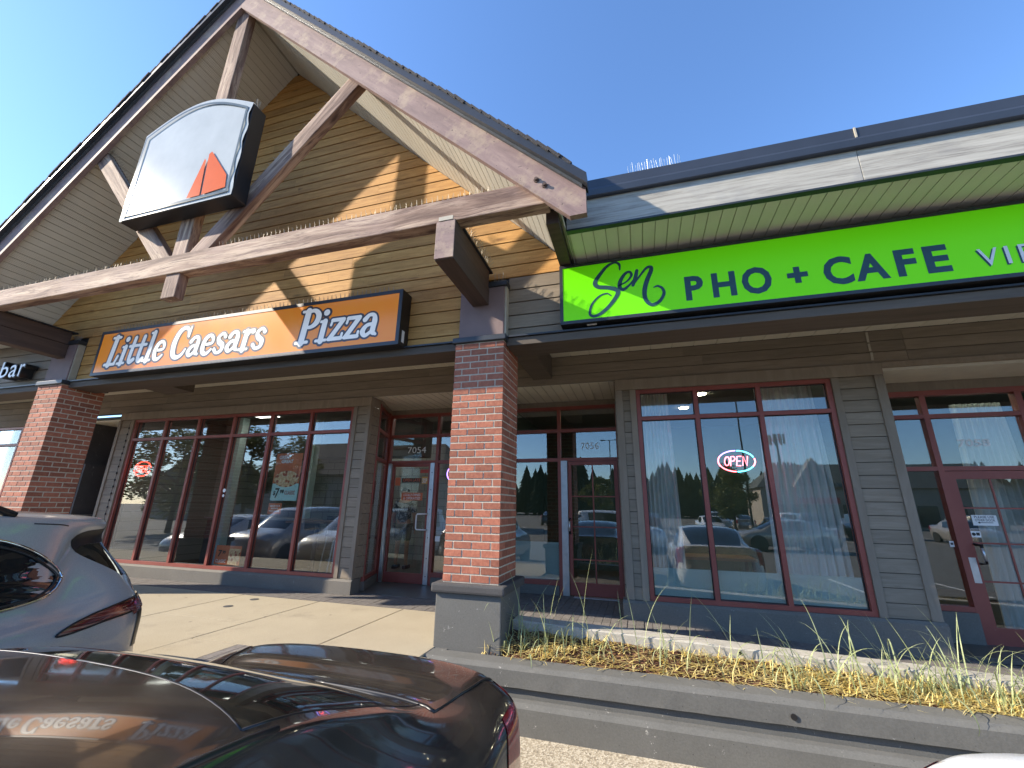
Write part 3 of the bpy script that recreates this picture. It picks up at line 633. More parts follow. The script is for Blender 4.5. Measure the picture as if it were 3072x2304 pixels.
MB().box(-2.29,-1.355,YD+.062,YD+.065,-1.128,-.548).build('frosted_film', MT['film'], ef)
def door(x0, x1, z0, z1, y, mat, stile=.085, bottom=.17, muntins=None):
    mb = MB(); d = .05; ft = MT['red']
    mb.box(x0,x0+stile,y,y+d,z0,z1); mb.box(x1-stile,x1,y,y+d,z0,z1); mb.box(x0+stile,x1-stile,y+.001,y+d-.001,z0,z0+bottom); mb.box(x0+stile,x1-stile,y+.001,y+d-.001,z1-stile,z1)
    dd = mb.build('entrance_door', ft, bd)
    MB().box(x0+stile+.001,x1-stile-.001,y+.02,y+.026,z0+bottom+.001,z1-stile-.001).build('pane', MT['glass'], dd)
    if muntins:
        m = MB()
        for xx in muntins[0]: m.box(xx-.010,xx+.010,y+.008,y+.019,z0+bottom,z1-stile)
        for zz in muntins[1]: m.box(x0+stile,x1-stile,y+.009,y+.018,zz-.010,zz+.010)
        m.build('muntin_grid', MT['red'], dd)
    return dd
d1 = door(-4.640, -3.805, ZS+.012, .785, YD+.02, 'red', stile=.05)
for i in range(3): MB().box(-4.712+i*.024, -4.694+i*.024, YD-.012, YD+.015, ZS+.01, .80).build('edge_strip', MT['silver'], d1)
MB().box(-3.803, -3.718, YD-.008, YD+.02, ZS+.012, .80).build('edge_strip', MT['silver'], d1)
MB().tube([(-3.80,YD-.0,-.135),(-3.80,YD-.07,-.135),(-3.965,YD-.085,-.14),(-3.98,YD-.085,-.165),(-3.98,YD-.085,-.385),(-3.965,YD-.085,-.41),(-3.80,YD-.07,-.415),(-3.80,YD,-.415)], .014, 8).build('handle', MT['white'], d1, smooth=True)
for zz in (.62,.3,-.05,-.55,-.9,-1.2): MB().lathe([(0,0),(.009,0),(.009,.004),(0,.004)], 8, Matrix.Translation((-3.76,YD-.009,zz)) @ Matrix.Rotation(R(90),4,'X')).build('rivet', MT['black'], d1)
d2 = door(-1.175, -.333, ZS+.012, .785, YD+.02, 'red', stile=.06, bottom=.19, muntins=([-.752], [.20,-.29,-.80]))
MB().box(-1.288, -1.180, YD-.008, YD+.02, ZS+.0, .80).build('edge_strip', MT['silver'], d2)
MB().tube([(-1.145,YD+.02,-.165),(-1.15,YD-.06,-.165),(-1.15,YD-.06,-.395),(-1.145,YD+.02,-.395)], .014, 8).build('handle', MT['black'], d2, smooth=True)
MB().tube([(-1.15,YD-.06,-.20),(-1.15,YD-.06,-.36)], .0165, 8).build('grip', MT['silver'], d2, smooth=True)
MB().box(-1.10,-.40,YD-.13,YD-.02,ZS-.0,ZS+.012).build('threshold', MT['silver'], d2)
# glazed return on the left of the entry
a0, a1 = Vector((-4.47,6.53,0)), Vector((-4.79,7.38,0)); dv = (a1-a0).normalized(); nv = Vector((dv.y,-dv.x,0)); Lr = (a1-a0).length
def rbox(mb, s0, s1, z0, z1, th=.05, off=0):
    M4 = Matrix(((dv.x,nv.x,0,a0.x),(dv.y,nv.y,0,a0.y),(0,0,1,0),(0,0,0,1)))
    mb.obox(M4 @ Matrix.Translation(((s0+s1)/2, off, (z0+z1)/2)), (s1-s0)/2, th/2, (z1-z0)/2)
rf = MB()
for s0, s1 in ((0,.055),(Lr-.06,Lr-.005)): rbox(rf, s0, s1, -1.20, 1.80)
for zc in (-1.16,.82,1.335,1.74): rbox(rf, .056, Lr-.061, zc-.03, zc+.03, .048)
ro = rf.build('return_window', MT['red'], bd)
for c0, c1 in ((-1.13,.79),(.85,1.305),(1.365,1.71)):
    q = MB(); rbox(q, .058, Lr-.063, c0, c1, .006); q.build('pane', MT['glass'], ro)
q = MB(); rbox(q, -.02, Lr+.02, ZS-.02, -1.2, .09); q.build('return_plinth', MT['plinth'], bd)
q = MB(); rbox(q, -.0, Lr, 1.80, 1.867, .06); q.build('return_header', MT['taupe_trim'], bd)
# 7058 entry on the right
Y8 = 6.95; zd = zwalk(3.9)
f8 = MB()
bar(f8,3.09,5.9,1.56,1.63,Y8); bar(f8,3.78,3.845,zd,1.559,Y8+.001,.098); bar(f8,3.09,3.14,zd,1.559,Y8+.001,.098); bar(f8,4.80,4.87,zd,1.559,Y8+.001,.098); bar(f8,5.8,5.9,zd,1.559,Y8+.001,.098)
for a, b in ((3.141,3.779),(3.846,4.799)): bar(f8,a,b,1.245,1.300,Y8+.003,.094); bar(f8,a,b,.545,.60,Y8+.003,.094)
bar(f8,3.141,3.779,-1.13,-1.07,Y8+.003,.094)
e8 = f8.build('entry_frame', MT['red'], bd)
for a, b, cs in ((3.141,3.779,((-1.069,.544),(.602,1.243),(1.302,1.557))),(3.846,4.799,((.602,1.243),(1.302,1.557)))):
    for c0, c1 in cs: MB().box(a+.002,b-.002,Y8+.05,Y8+.056,c0,c1).build('pane', MT['glass'], e8)
MB().box(4.872,5.798,Y8+.05,Y8+.056,zd,1.557).build('pane', MT['glass'], e8)
MB().box(3.09,5.9,Y8+.0,Y8+.1,1.632,1.76).build('entry_header', MT['taupe_trim'], bd)
MB().box(3.09,5.9,YS+.05,Y8+.1,1.762,1.80).build('entry_ceiling', MT['soffit_plain'], bd)
timber('head_trim', hd, (3.09,1.832), (5.9,1.832), YS-.02, YS+.12, .065, MT['taupe_trim'], .004)
MB().box(3.09,3.785,Y8-.03,Y8+.09,zd-.03,-1.132).build('entry_plinth', MT['plinth'], bd)
d8 = door(3.850, 4.795, zd+.012, .54, Y8+.02, 'red', stile=.10, bottom=.24, muntins=([4.30], [.08,-.34,-.78]))
MB().box(3.853,3.925,Y8+.013,Y8+.019,-.80,-.51).build('push_plate', MT['silver'], d8)
MB().tube([(3.95,Y8+.02,-.35),(3.965,Y8-.07,-.36),(3.975,Y8-.07,-.57),(3.96,Y8+.02,-.58)], .013, 8).build('handle', MT['black'], d8, smooth=True)
MB().tube([(3.967,Y8-.07,-.39),(3.974,Y8-.07,-.54)], .0165, 8).build('grip', MT['silver'], d8, smooth=True)
MB().box(5.9,7.4,YS+.05,YS+.2,-1.7,1.87).build('end_wall', MT['taupe'], bd)
# doorway to the left of the pizza windows
l8 = MB(); bar(l8,-11.85,-11.79,ZS,1.70,7.2); bar(l8,-10.84,-10.78,ZS,1.70,7.2); bar(l8,-11.789,-10.841,1.64,1.70,7.201,.098); bar(l8,-11.789,-10.841,.79,.85,7.202,.096)
lf = l8.build('entry_frame', MT['red'], bd)
MB().box(-11.788,-10.842,7.25,7.256,.851,1.639).build('pane', MT['glass'], lf); MB().box(-11.788,-10.842,7.25,7.256,ZS,.789).build('pane', MT['glass'], lf)
MB().box(-11.85,-10.78,YS+.05,7.3,1.702,1.74).build('entry_ceiling', MT['soffit_plain'], bd)
MB().box(-11.95,-11.85,YS+.0,7.3,ZS,1.74).build('entry_side', MT['ledge'], bd); MB().box(-10.80,-10.782,YS+.21,7.3,ZS,1.74).build('entry_side', MT['ledge'], bd)
# the dark menu door leaf standing open in that doorway
MB().box(-11.55,-11.50,6.25,7.15,ZS+.02,.78).build('open_door', MT['ledge'], bd)
MB().box(-11.49,-11.45,6.3,7.1,-.33,-.27).build('push_bar', MT['silver'], bd)

# ------------------------------------------------------------------ rooms behind the glass
t = NT('white wall tile'); v0 = t.coords((1,1,1), rnd=False, kind='Object'); bt = t.n('ShaderNodeTexBrick'); bt.inputs['Scale'].default_value = 1; bt.inputs['Brick Width'].default_value = .4; bt.inputs['Row Height'].default_value = .2; bt.inputs['Mortar Size'].default_value = .006
bt.inputs['Color1'].default_value = (.30,.30,.265,1); bt.inputs['Color2'].default_value = (.27,.27,.24,1); bt.inputs['Mortar'].default_value = (.10,.10,.095,1)
mp = t.n('ShaderNodeMapping'); mp.inputs['Rotation'].default_value = (R(90),0,0); t.l(v0, mp.inputs[0]); t.l(mp.outputs[0], bt.inputs['Vector']); t.col(bt.outputs[0]).set(rough=.3); MT['tile'] = t.m
MT['room_floor'] = plain('room floor', (.09,.085,.078), .4, var=.2, scale=3)
MT['ceil_room'] = plain('ceiling tile', (.24,.24,.22), .9, var=.05)
MT['teal_wall'] = plain('dark teal wall', (.045,.085,.082), .7, var=.12)
MT['teal_post'] = plain('pale teal post', (.36,.47,.45), .6, var=.05)
MT['dark_wall'] = plain('dark room wall', (.055,.05,.046), .8)
def room(x0, x1, y0, y1, zf, zc, wm, lm=None):
    MB().box(x0,x1,y0,y1,zf-.05,zf).build('room_floor', MT['room_floor'], bd)
    MB().box(x0,x1,y0,y1,zc,zc+.05).build('room_ceiling', MT['ceil_room'], bd)
    MB().box(x0,x1,y1,y1+.1,zf,zc).build('room_wall', wm, bd)
    MB().box(x0-.1,x0,y0,y1,zf,zc).build('room_wall', lm or wm, bd); MB().box(x1,x1+.1,y0,y1,zf,zc).build('room_wall', lm or wm, bd)
room(-10.7,-2.62,6.38,10.6,ZS+.005,2.05,MT['tile'],MT['tile'])
room(-2.5,7.2,6.38,11.5,ZS-.12,2.05,MT['teal_wall'])
room(-16.8,-10.9,7.32,10.5,ZS+.005,2.05,MT['dark_wall'])
MB().box(-10.7,-4.9,8.9,9.5,1.15,2.04).build('menu_bulkhead', MT['dark_wall'], bd)
lp = emis('ceiling light panel', (1.,.97,.88), 2.2)
for x, y in ((-5.6,7.6),(-8.6,7.6),(-6.4,9.9),(-3.6,8.6)): MB().box(x-.3,x+.3,y-.45,y+.45,2.035,2.049).build('ceiling_light', lp, bd)
dl = emis('downlight', (1.,.86,.58), 26.)
for x, y in ((.55,7.1),(1.85,7.2),(1.2,8.1),(1.0,9.2),(.8,10.3),(-1.0,8.),(3.9,8.2)): MB().lathe([(0,2.035),(.075,2.035),(.09,2.049),(0,2.049)], 14, Matrix.Translation((x,y,0))).build('downlight', dl, bd, smooth=False)
MB().box(3.3,6.2,7.35,7.75,1.80,1.86).build('ceiling_light', emis('fluorescent', (.85,1.,.8), 1.3), bd)
for x, y in ((-9.35,8.0),(-7.65,8.6),(-6.9,9.6)): MB().box(x-.09,x+.09,y-.09,y+.09,ZS,2.04).build('post', MT['teal_post'], bd)
def curtain(x0, x1, y, z0, z1, label, n=60, amp=.035):
    mb = MB()
    for i in range(n+1):
        x = x0+(x1-x0)*i/n
        for z, sq in ((z0,1.),(z0*.45+z1*.55,.92),(z1,.80)):
            xx = (x0+x1)/2+(x-(x0+x1)/2)*sq; mb.v.append((xx, y+amp*math.sin(i*.9)+.01*math.sin(i*2.3+z), z))
    for i in range(n):
        for j in range(2): a = i*3+j; mb.f.append((a,a+3,a+4,a+1)); mb.mi.append(0)
    o = mb.build('sheer_curtain', MT['curtain'], smooth=True); tag(o, label, 'curtain', 'white sheer curtains in the right-hand shop'); return o
curtain(.02,.55,6.62,-1.3,1.75,'white sheer curtain gathered at the left of the three pane window')
curtain(1.62,2.48,6.62,-1.3,1.75,'wide white sheer curtain at the right of the three pane window')
curtain(4.25,4.95,7.35,-1.4,1.5,'white sheer curtain hanging behind the glass door at the right')
# ------------------------------------------------------------------ lettering
def crom(pts, n=8):
    if len(pts) < 3: return [Vector(p) for p in pts]
    P = [Vector(p) for p in pts]; P = [P[0]*2-P[1]] + P + [P[-1]*2-P[-2]]; out = []
    for i in range(1, len(P)-2):
        for k in range(n):
            t_ = k/n; a, b, c, d = P[i-1], P[i], P[i+1], P[i+2]
            out.append(.5*((2*b)+(c-a)*t_+(2*a-5*b+4*c-d)*t_*t_+(3*b-a-3*c+d)*t_**3))
    out.append(P[-2]); return out
def stroke(mb, pts, w, y, n=8, caps=True, smooth=True, mi=0):
    """a flat stroke in the plane y; pts are (x,z), w one width or a list"""
    P = crom([(p[0],p[1]) for p in pts], n) if smooth else [Vector(p) for p in pts]
    N = len(P); W = []
    for i in range(N):
        if isinstance(w, (list,tuple)):
            t_ = i/(N-1)*(len(w)-1); k = min(int(t_), len(w)-2); W.append(w[k]+(w[k+1]-w[k])*(t_-k))
        else: W.append(w)
    base = len(mb.v)
    for i, p in enumerate(P):
        d = P[min(i+1,N-1)]-P[max(i-1,0)]
        d = d.normalized() if d.length > 1e-9 else Vector((1,0))
        nn = Vector((-d.y,d.x))*W[i]/2
        mb.v.append((p.x+nn.x,y,p.y+nn.y)); mb.v.append((p.x-nn.x,y,p.y-nn.y))
    for i in range(N-1): a = base+2*i; mb.f.append((a,a+1,a+3,a+2)); mb.mi.append(mi)
    if caps:
        for p, w_, k in ((P[0],W[0],1),(P[-1],W[-1],2)):
            b = len(mb.v); m = 12
            for j in range(m): mb.v.append((p.x+w_/2*math.cos(j*2*math.pi/m), y-.00006*k, p.y+w_/2*math.sin(j*2*math.pi/m)))
            mb.f.append(tuple(range(b,b+m))); mb.mi.append(mi)
GL = {
 'L': (.70, [([(.27,.02),(.27,.98)],.21),([(.08,.97),(.46,.97)],.10),([(.08,.04),(.60,.04)],.11),([(.58,.05),(.66,.30)],.11)]),
 'i': (.42, [([(.22,.02),(.22,.60)],.18),([(.08,.60),(.24,.60)],.09),([(.05,.04),(.40,.04)],.09),([(.20,.86),(.215,.86)],.20)]),
 't': (.46, [([(.20,.88),(.20,.20),(.30,.05),(.44,.12)],.16),([(.03,.60),(.42,.60)],.11)]),
 'l': (.42, [([(.22,.02),(.22,.98)],.18),([(.08,.97),(.24,.97)],.09),([(.05,.04),(.40,.04)],.09)]),
 'e': (.60, [([(.12,.34),(.48,.36),(.50,.50),(.36,.62),(.18,.55),(.12,.32),(.20,.09),(.38,.04),(.54,.16)],[.10,.10,.12,.11,.16,.18,.16,.12,.08])]),
 'C': (.82, [([(.72,.70),(.62,.93),(.42,.99),(.22,.84),(.14,.50),(.24,.14),(.46,.02),(.66,.10),(.76,.26)],[.10,.12,.14,.19,.22,.19,.14,.12,.08]),([(.74,.99),(.74,.68)],.08)]),
 'a': (.62, [([(.12,.50),(.24,.62),(.40,.60),(.46,.44),(.46,.14),(.58,.05)],[.16,.11,.12,.17,.17,.08]),([(.44,.36),(.22,.32),(.12,.16),(.24,.04),(.44,.16)],[.10,.12,.17,.12,.10])]),
 's': (.52, [([(.44,.52),(.30,.63),(.14,.52),(.22,.37),(.40,.25),(.40,.08),(.22,.03),(.07,.15)],[.13,.10,.13,.17,.17,.13,.10,.13])]),
 'r': (.52, [([(.20,.02),(.20,.60)],.18),([(.06,.60),(.22,.60)],.09),([(.05,.04),(.38,.04)],.09),([(.22,.40),(.32,.58),(.48,.58)],[.10,.13,.17])]),
 'P': (.76, [([(.26,.02),(.26,.98)],.21),([(.07,.04),(.48,.04)],.10),([(.07,.97),(.28,.97)],.09),([(.26,.95),(.50,.97),(.68,.82),(.66,.60),(.48,.48),(.28,.50)],[.10,.13,.19,.19,.12,.09])]),
 'z': (.56, [([(.08,.60),(.48,.60)],.12),([(.46,.58),(.12,.06)],.15),([(.08,.05),(.52,.05)],.12),([(.52,.05),(.53,.18)],.08),([(.08,.60),(.06,.46)],.08)]),
}
def word(parent, text, x, z, h, xs_, y, shear, mat, outline, ow):
    for ch in text:
        if ch == ' ': x += .5*h*xs_; continue
        adv, strokes = GL[ch]; f = lambda p: (x+(p[0]+shear*p[1])*h*xs_, z+p[1]*h)
        if ch in 'Ci': pass
        mb = MB(); mo = MB()
        for k, (pts, w) in enumerate(strokes):
            q = [f(p) for p in pts]; ws = [a*h*(.5+.5*xs_) for a in w] if isinstance(w, list) else w*h*(.5+.5*xs_)
            stroke(mb, q, ws, y-.0042-.0005*k, smooth=len(q) > 2)
            wo = [a+2*ow for a in ws] if isinstance(ws, list) else ws+2*ow
            if len(q) == 2:
                d = (Vector(q[1])-Vector(q[0])); d = d.normalized()*ow*.3 if d.length else d; q = [tuple(Vector(q[0])-d), tuple(Vector(q[1])+d)]
            stroke(mo, q, wo, y-.0015-.0003*k, smooth=len(q) > 2)
        o = mo.build('letter_outline', outline, parent); mb.build('letter', mat, parent)
        x += adv*h*xs_
    return x
def textmesh(s, size, offset=0., extrude=0., shear=0., align='LEFT', space=1.):
    cu = bpy.data.curves.new('lettering', 'FONT'); cu.body = s; cu.size = size; cu.offset = offset; cu.extrude = extrude; cu.shear = shear; cu.align_x = align; cu.resolution_u = 3; cu.space_character = space
    ob = bpy.data.objects.new('lettering', cu); COL.objects.link(ob); dg = bpy.context.evaluated_depsgraph_get()
    me = bpy.data.meshes.new_from_object(ob.evaluated_get(dg)); bpy.data.objects.remove(ob); bpy.data.curves.remove(cu); return me
def text(parent, s, x, y, z, size, mat, offset=0., extrude=0., sx=1., align='LEFT', name='lettering', shear=0., space=1.):
    me = textmesh(s, size, offset, extrude, shear, align, space); me.materials.clear(); me.materials.append(mat)
    o = bpy.data.objects.new(name, me); put(o, parent, Matrix.Translation((x,y,z)) @ Matrix.Rotation(R(90),4,'X') @ Matrix.Diagonal((sx,1,1,1))); return o
def textfit(parent, s, x0, x1, y, z0, z1, mat, offset=0., extrude=0., name='lettering', space=1.):
    """text scaled so that its ink fills x0..x1, z0..z1"""
    me = textmesh(s, 1., offset, extrude, space=space); me.materials.clear(); me.materials.append(mat)
    xs_ = [v_.co.x for v_ in me.vertices]; ys_ = [v_.co.y for v_ in me.vertices]
    sx = (x1-x0)/(max(xs_)-min(xs_)); sy = (z1-z0)/(max(ys_)-min(ys_))
    M4 = Matrix.Translation((x0-min(xs_)*sx, y, z0-min(ys_)*sy)) @ Matrix.Rotation(R(90),4,'X') @ Matrix.Diagonal((sx,sy,1,1))
    o = bpy.data.objects.new(name, me); put(o, parent, M4); return o

# ------------------------------------------------------------------ signs
t = NT('orange sign face'); v0 = t.coords((1,1,1), rnd=False); c = t.ramp(t.noise(v0, .7, 3), [(.3, (.66,.19,.02)), (.5, (.64,.22,.022)), (.7, (.62,.12,.018))])
t.col(c).set(rough=.25, spec=.4); t.b.inputs['Emission Color'].default_value = (.62,.20,.02,1); t.set(emit=.13); MT['orange_face'] = t.m
MT['sign_white'] = plain('sign white', (.70,.70,.69), .28, var=.03); MT['glow_white'] = plain('faintly glowing white lettering', (.70,.70,.68), .28, var=.03, emit=(.72,.70,.64), es=.10)  # white letters, like the orange face, carry a small even emission
MT['outline'] = plain('dark outline', (.045,.045,.05), .3)
t = NT('green sign face'); c = t.ramp(t.noise(t.coords((1,1,1), rnd=False), .8, 2), [(.3, (.135,.60,.004)), (.7, (.155,.64,.005))]); t.col(c).set(rough=.35, spec=.2)
t.b.inputs['Emission Color'].default_value = (.12,.62,.0,1); t.set(emit=.12); MT['green_face'] = t.m
MT['teal_ink'] = plain('dark teal lettering', (.012,.055,.07), .45)
def sign_box(root, x0, x1, y0, y1, z0, z1, face, fw, framemat=MT['black']):
    MB().box(x0,x1,y0+.012,y1,z0,z1).build('cabinet', framemat, root, bevel=.008)
    mb = MB(); mb.box(x0,x1,y0,y0+.0115,z0,z0+fw); mb.box(x0,x1,y0,y0+.0115,z1-fw,z1); mb.box(x0,x0+fw,y0+.0005,y0+.0115,z0+fw,z1-fw); mb.box(x1-fw,x1,y0+.0005,y0+.0115,z0+fw,z1-fw)
    mb.build('frame', MT['dark_metal'], root)
    return MB().box(x0+fw,x1-fw,y0+.006,y0+.0118,z0+fw,z1-fw).build('face', face, root)
YSG = 4.334
sg = empty('pizza_sign', (-5.66,YSG,1.9665), 'long orange light box sign reading Little Caesars Pizza', 'sign')
fc = sign_box(sg, -8.523, -2.807, YSG, YW-.006, 1.9665, 2.7443, MT['orange_face'], .05)
yf_ = YSG+.006
xx = word(sg, 'Little', -8.28, 2.115, .50, .86, yf_, .14, MT['glow_white'], MT['outline'], .026)
xx = word(sg, 'Caesars', -6.86, 2.115, .50, .88, yf_, .14, MT['glow_white'], MT['outline'], .026)
word(sg, 'Pizza', -4.46, 2.115, .50, .90, yf_, .14, MT['glow_white'], MT['outline'], .026)
MB().box(-2.8068,-2.802,4.40,4.455,2.02,2.18).build('rating_label', MT['sign_white'], sg)
YG = 4.40
gs = empty('cafe_sign', (2.2,YG,2.02), 'long bright green light box sign reading Sen Pho + Cafe', 'sign')
sign_box(gs, -.744, 6.6, YG, YW-.006, 2.0206, 2.7827, MT['green_face'], .038)
gy = YG+.003
S_ = [(-0.048,2.628),(-0.052,2.699),(-0.103,2.732),(-0.192,2.692),(-0.285,2.585),(-0.333,2.501),(-0.3,2.446),(-0.188,2.42),(-0.096,2.378),(-0.091,2.319),(-0.173,2.204),(-0.271,2.117),(-0.358,2.084),(-0.405,2.122),(-0.378,2.231),(-0.296,2.322),(-0.209,2.349),(-0.162,2.315)]
e_ = [(-0.076,2.424),(0.02,2.469),(0.075,2.539),(0.052,2.586),(0.0,2.561),(-0.051,2.479),(-0.06,2.402),(-0.02,2.373),(0.051,2.425),(0.106,2.495)]
n_ = [(0.106,2.495),(0.137,2.589),(0.114,2.494),(0.083,2.41),(0.157,2.507),(0.238,2.602),(0.288,2.608),(0.284,2.556),(0.235,2.446),(0.202,2.326),(0.206,2.221),(0.262,2.148),(0.344,2.174),(0.399,2.26),(0.388,2.328),(0.343,2.363),(0.302,2.354)]
mb = MB(); stroke(mb, S_, [.016,.03,.03,.035,.045,.05,.05,.05,.052,.048,.042,.04,.034,.03,.026,.022,.018,.012], gy-.0002); mb.build('letter', MT['teal_ink'], gs)
mb = MB(); stroke(mb, e_, [.016,.02,.03,.03,.036,.045,.045,.038,.024,.016], gy-.0006); mb.build('letter', MT['teal_ink'], gs)
for k, (seg, ww) in enumerate(((n_[:2],[.016,.034]),(n_[1:4],[.036,.046,.034]),(n_[3:],[.02,.022,.03,.04,.046,.05,.05,.045,.04,.036,.034,.03,.024,.014]))):
    mb = MB(); stroke(mb, seg, ww, gy-.0010-.0004*k); mb.build('letter_stroke', MT['teal_ink'], gs)
hz, lz = 2.432, 2.146
for ch, a, b in (('P',.617,.80),('H',.884,1.112),('O',1.167,1.444),('C',1.899,2.145),('A',2.160,2.432),('F',2.492,2.655),('E',2.718,2.905)):
    ov = .012 if ch in 'OC' else 0
    textfit(gs, ch, a, b, gy, lz-ov, hz+ov, MT['teal_ink'], offset=.036, name='letter')
MB().box(1.645,1.700,gy-.002,gy,2.205,2.386).box(1.583,1.6445,gy-.0019,gy,2.268,2.323).box(1.7005,1.765,gy-.0019,gy,2.268,2.323).build('plus_mark', MT['teal_ink'], gs)
for ch, a, b in (('V',3.109,3.254),('I',3.302,3.330),('E',3.400,3.50),('T',3.57,3.69)):
    textfit(gs, ch, a-.012, b-.012, gy, 2.146, 2.322, MT['teal_ink'], name='letter_shadow'); textfit(gs, ch, a, b, gy-.003, 2.157, 2.333, MT['sign_white'], name='letter')
MB().box(-.45,-.34,4.46,4.49,2.0135,2.0205).build('rating_label', MT['sign_white'], gs)
# logo light box with an arched top (its cartoon figure is left out)
MT['logo_face'] = plain('worn pale logo face', (.43,.455,.45), .10, var=.10, scale=1.6)
MT['logo_band'] = plain('grey border band', (.13,.155,.165), .2); MT['logo_orange'] = plain('orange vinyl', (.62,.12,.02), .22, var=.06)
for k_ in ('logo_face','logo_orange','logo_band'): MT[k_].node_tree.nodes['Principled BSDF'].inputs['Specular IOR Level'].default_value = .10; MT[k_].node_tree.nodes['Principled BSDF'].inputs['Roughness'].default_value = .1
lg = empty('logo_sign', (KC,3.3,3.73), 'pale arched light box with an orange wedge hung on the timber truss', 'sign')
def arch(x0, x1, z0, zs_, za, n=16): return [(x0,z0),(x1,z0)] + [(x1+(x0-x1)*i/n, zs_+(za-zs_)*math.sin(math.pi*i/n)) for i in range(n+1)]
MB().prism(arch(-6.705,-4.69,3.73,5.24,5.575), 3.215, 3.424).build('cabinet', MT['black'], lg, bevel=.01)
# the face panel bows a little at its right edge
def facemesh(x0, x1, z0, zs_, za, y, wob):
    mb = MB(); nx, nz = 24, 16
    for i in range(nx+1):
        for j in range(nz+1):
            u_ = i/nx; top = zs_+(za-zs_)*math.sin(math.pi*u_); z = z0+(top-z0)*j/nz
            mb.v.append((x0+(x1-x0)*u_ + (wob*math.sin(j*1.25)*u_**6), y-.012*abs(math.sin(j*.8))*u_**8, z))
    for i in range(nx):
        for j in range(nz): a = i*(nz+1)+j; mb.f.append((a,a+nz+1,a+nz+2,a+1)); mb.mi.append(0)
    return mb
facemesh(-6.70,-4.69,3.735,5.23,5.565,3.205,.018).build('face', MT['logo_face'], lg, smooth=True)
band = MB(); A = arch(-6.64,-4.76,3.80,5.16,5.48,20)
for a, b in zip(A, A[1:]+A[:1]): stroke(band, [a,b], .035, 3.1885, smooth=False)
band.v = [(x,y-.0002*(i//40),z) for i, (x,y,z) in enumerate(band.v)]; band.build('border_band', MT['logo_band'], lg)
MB().add([(-5.455,3.1885,3.83),(-5.225,3.1885,3.83),(-5.275,3.1885,4.40),(-5.30,3.1885,4.44)], [(0,1,2,3)]).add([(-5.195,3.1884,3.83),(-4.80,3.1884,3.86),(-4.83,3.1884,4.06),(-5.20,3.1884,4.53),(-5.245,3.1884,4.50)], [(0,1,2,3,4)]).build('orange_wedge', MT['logo_orange'], lg)
# neighbouring shop's channel letters
bs = empty('bar_sign', (-11.1,4.45,2.15), 'white channel letters reading bar on the far left wall', 'sign')
textfit(bs, 'b', -11.07, -10.85, 4.36, 2.13, 2.43, MT['sign_white'], extrude=.001, name='letter'); textfit(bs, 'a', -10.80, -10.60, 4.36, 2.12, 2.352, MT['sign_white'], extrude=.001, name='letter'); textfit(bs, 'r', -10.53, -10.40, 4.36, 2.125, 2.352, MT['sign_white'], extrude=.001, name='letter')
textfit(bs, 'b', -11.085, -10.835, 4.455, 2.12, 2.44, MT['black'], offset=.02, extrude=.085, name='letter_return'); textfit(bs, 'a', -10.815, -10.585, 4.455, 2.11, 2.362, MT['black'], offset=.02, extrude=.085, name='letter_return'); textfit(bs, 'r', -10.545, -10.385, 4.455, 2.115, 2.362, MT['black'], offset=.02, extrude=.085, name='letter_return')
# door numbers on the transoms
def number(s, x0, x1, y, z0, z1, lab, mat=MT['sign_white'], off=0.):
    o = textfit(None, s, x0, x1, y, z0, z1, mat, offset=off, name='door_number'); tag(o, lab, 'number'); return o
number('7054', -4.35, -3.95, YD+.046, 1.0, 1.12, 'white number 7054 on the glass above the pizza shop door')
number('7056', -.936, -.624, YD+.046, 1.0, 1.115, 'white number 7056 on the glass above the cafe door')
number('7058', 4.09, 4.43, Y8+.046, .855, .955, 'white number 7058 on the glass above the right edge door', off=.02)

# ------------------------------------------------------------------ neon signs
red_neon = emis('red neon', (1.,.05,.03), 3.5); pink = emis('pink neon', (1.,.12,.16), 5.); cy = emis('cyan neon', (.1,.75,.9), 3.); vio = emis('violet neon', (.4,.2,1.), 3.)
def neon(name, label, cx, cz, y, w, h, lm, arcs):
    r_ = empty(name, (cx,y,cz-h/2), label, 'neon sign'); a, b = w/2, h/2
    for m, t0, t1 in arcs:
        MB().tube([(cx+a*math.cos(R(q)), y, cz+b*math.sin(R(q))) for q in range(t0, t1+1, 6)], .008, 6).build('tube_ring', m, r_, smooth=True)
    u = w*.155; hh = h*.22; x0 = cx-2.05*u*1.05
    L = {'O': [[(.5+.42*math.cos(q*.3),.95*math.sin(q*.3)) for q in range(22)]], 'P': [[(.08,-1),(.08,1),(.6,1),(.85,.5),(.6,.02),(.08,0)]], 'E': [[(.85,1),(.1,1),(.1,-1),(.85,-1)],[(.1,0),(.7,0)]], 'N': [[(.1,-1),(.1,1),(.85,-1),(.85,1)]]}
    for k, ch in enumerate('OPEN'):
        mb = MB()
        for pts in L[ch]: mb.tube([(x0+(k*1.06+p[0]+.12*p[1])*u, y-.004, cz+p[1]*hh) for p in pts], .0065, 6)
        mb.build('letter_tube', lm, r_, smooth=True)
    return r_
neon('open_neon_sign', 'red neon OPEN sign in the leftmost pane of the pizza shop window', -9.87, .66, YS+.09, .46, .30, red_neon, [(red_neon,10,172),(red_neon,190,350)])
neon('open_neon_sign', 'pink OPEN sign with a rainbow oval ring in the cafe window', 1.28, .645, YS+.09, .45, .28, pink, [(cy,20,88),(vio,90,150),(pink,152,268),(cy,270,330),(pink,332,378)])
neon('open_neon_sign', 'violet and red neon ring sign half hidden by the brick column', -3.28, .60, YD+.09, .42, .34, red_neon, [(vio,0,360)])

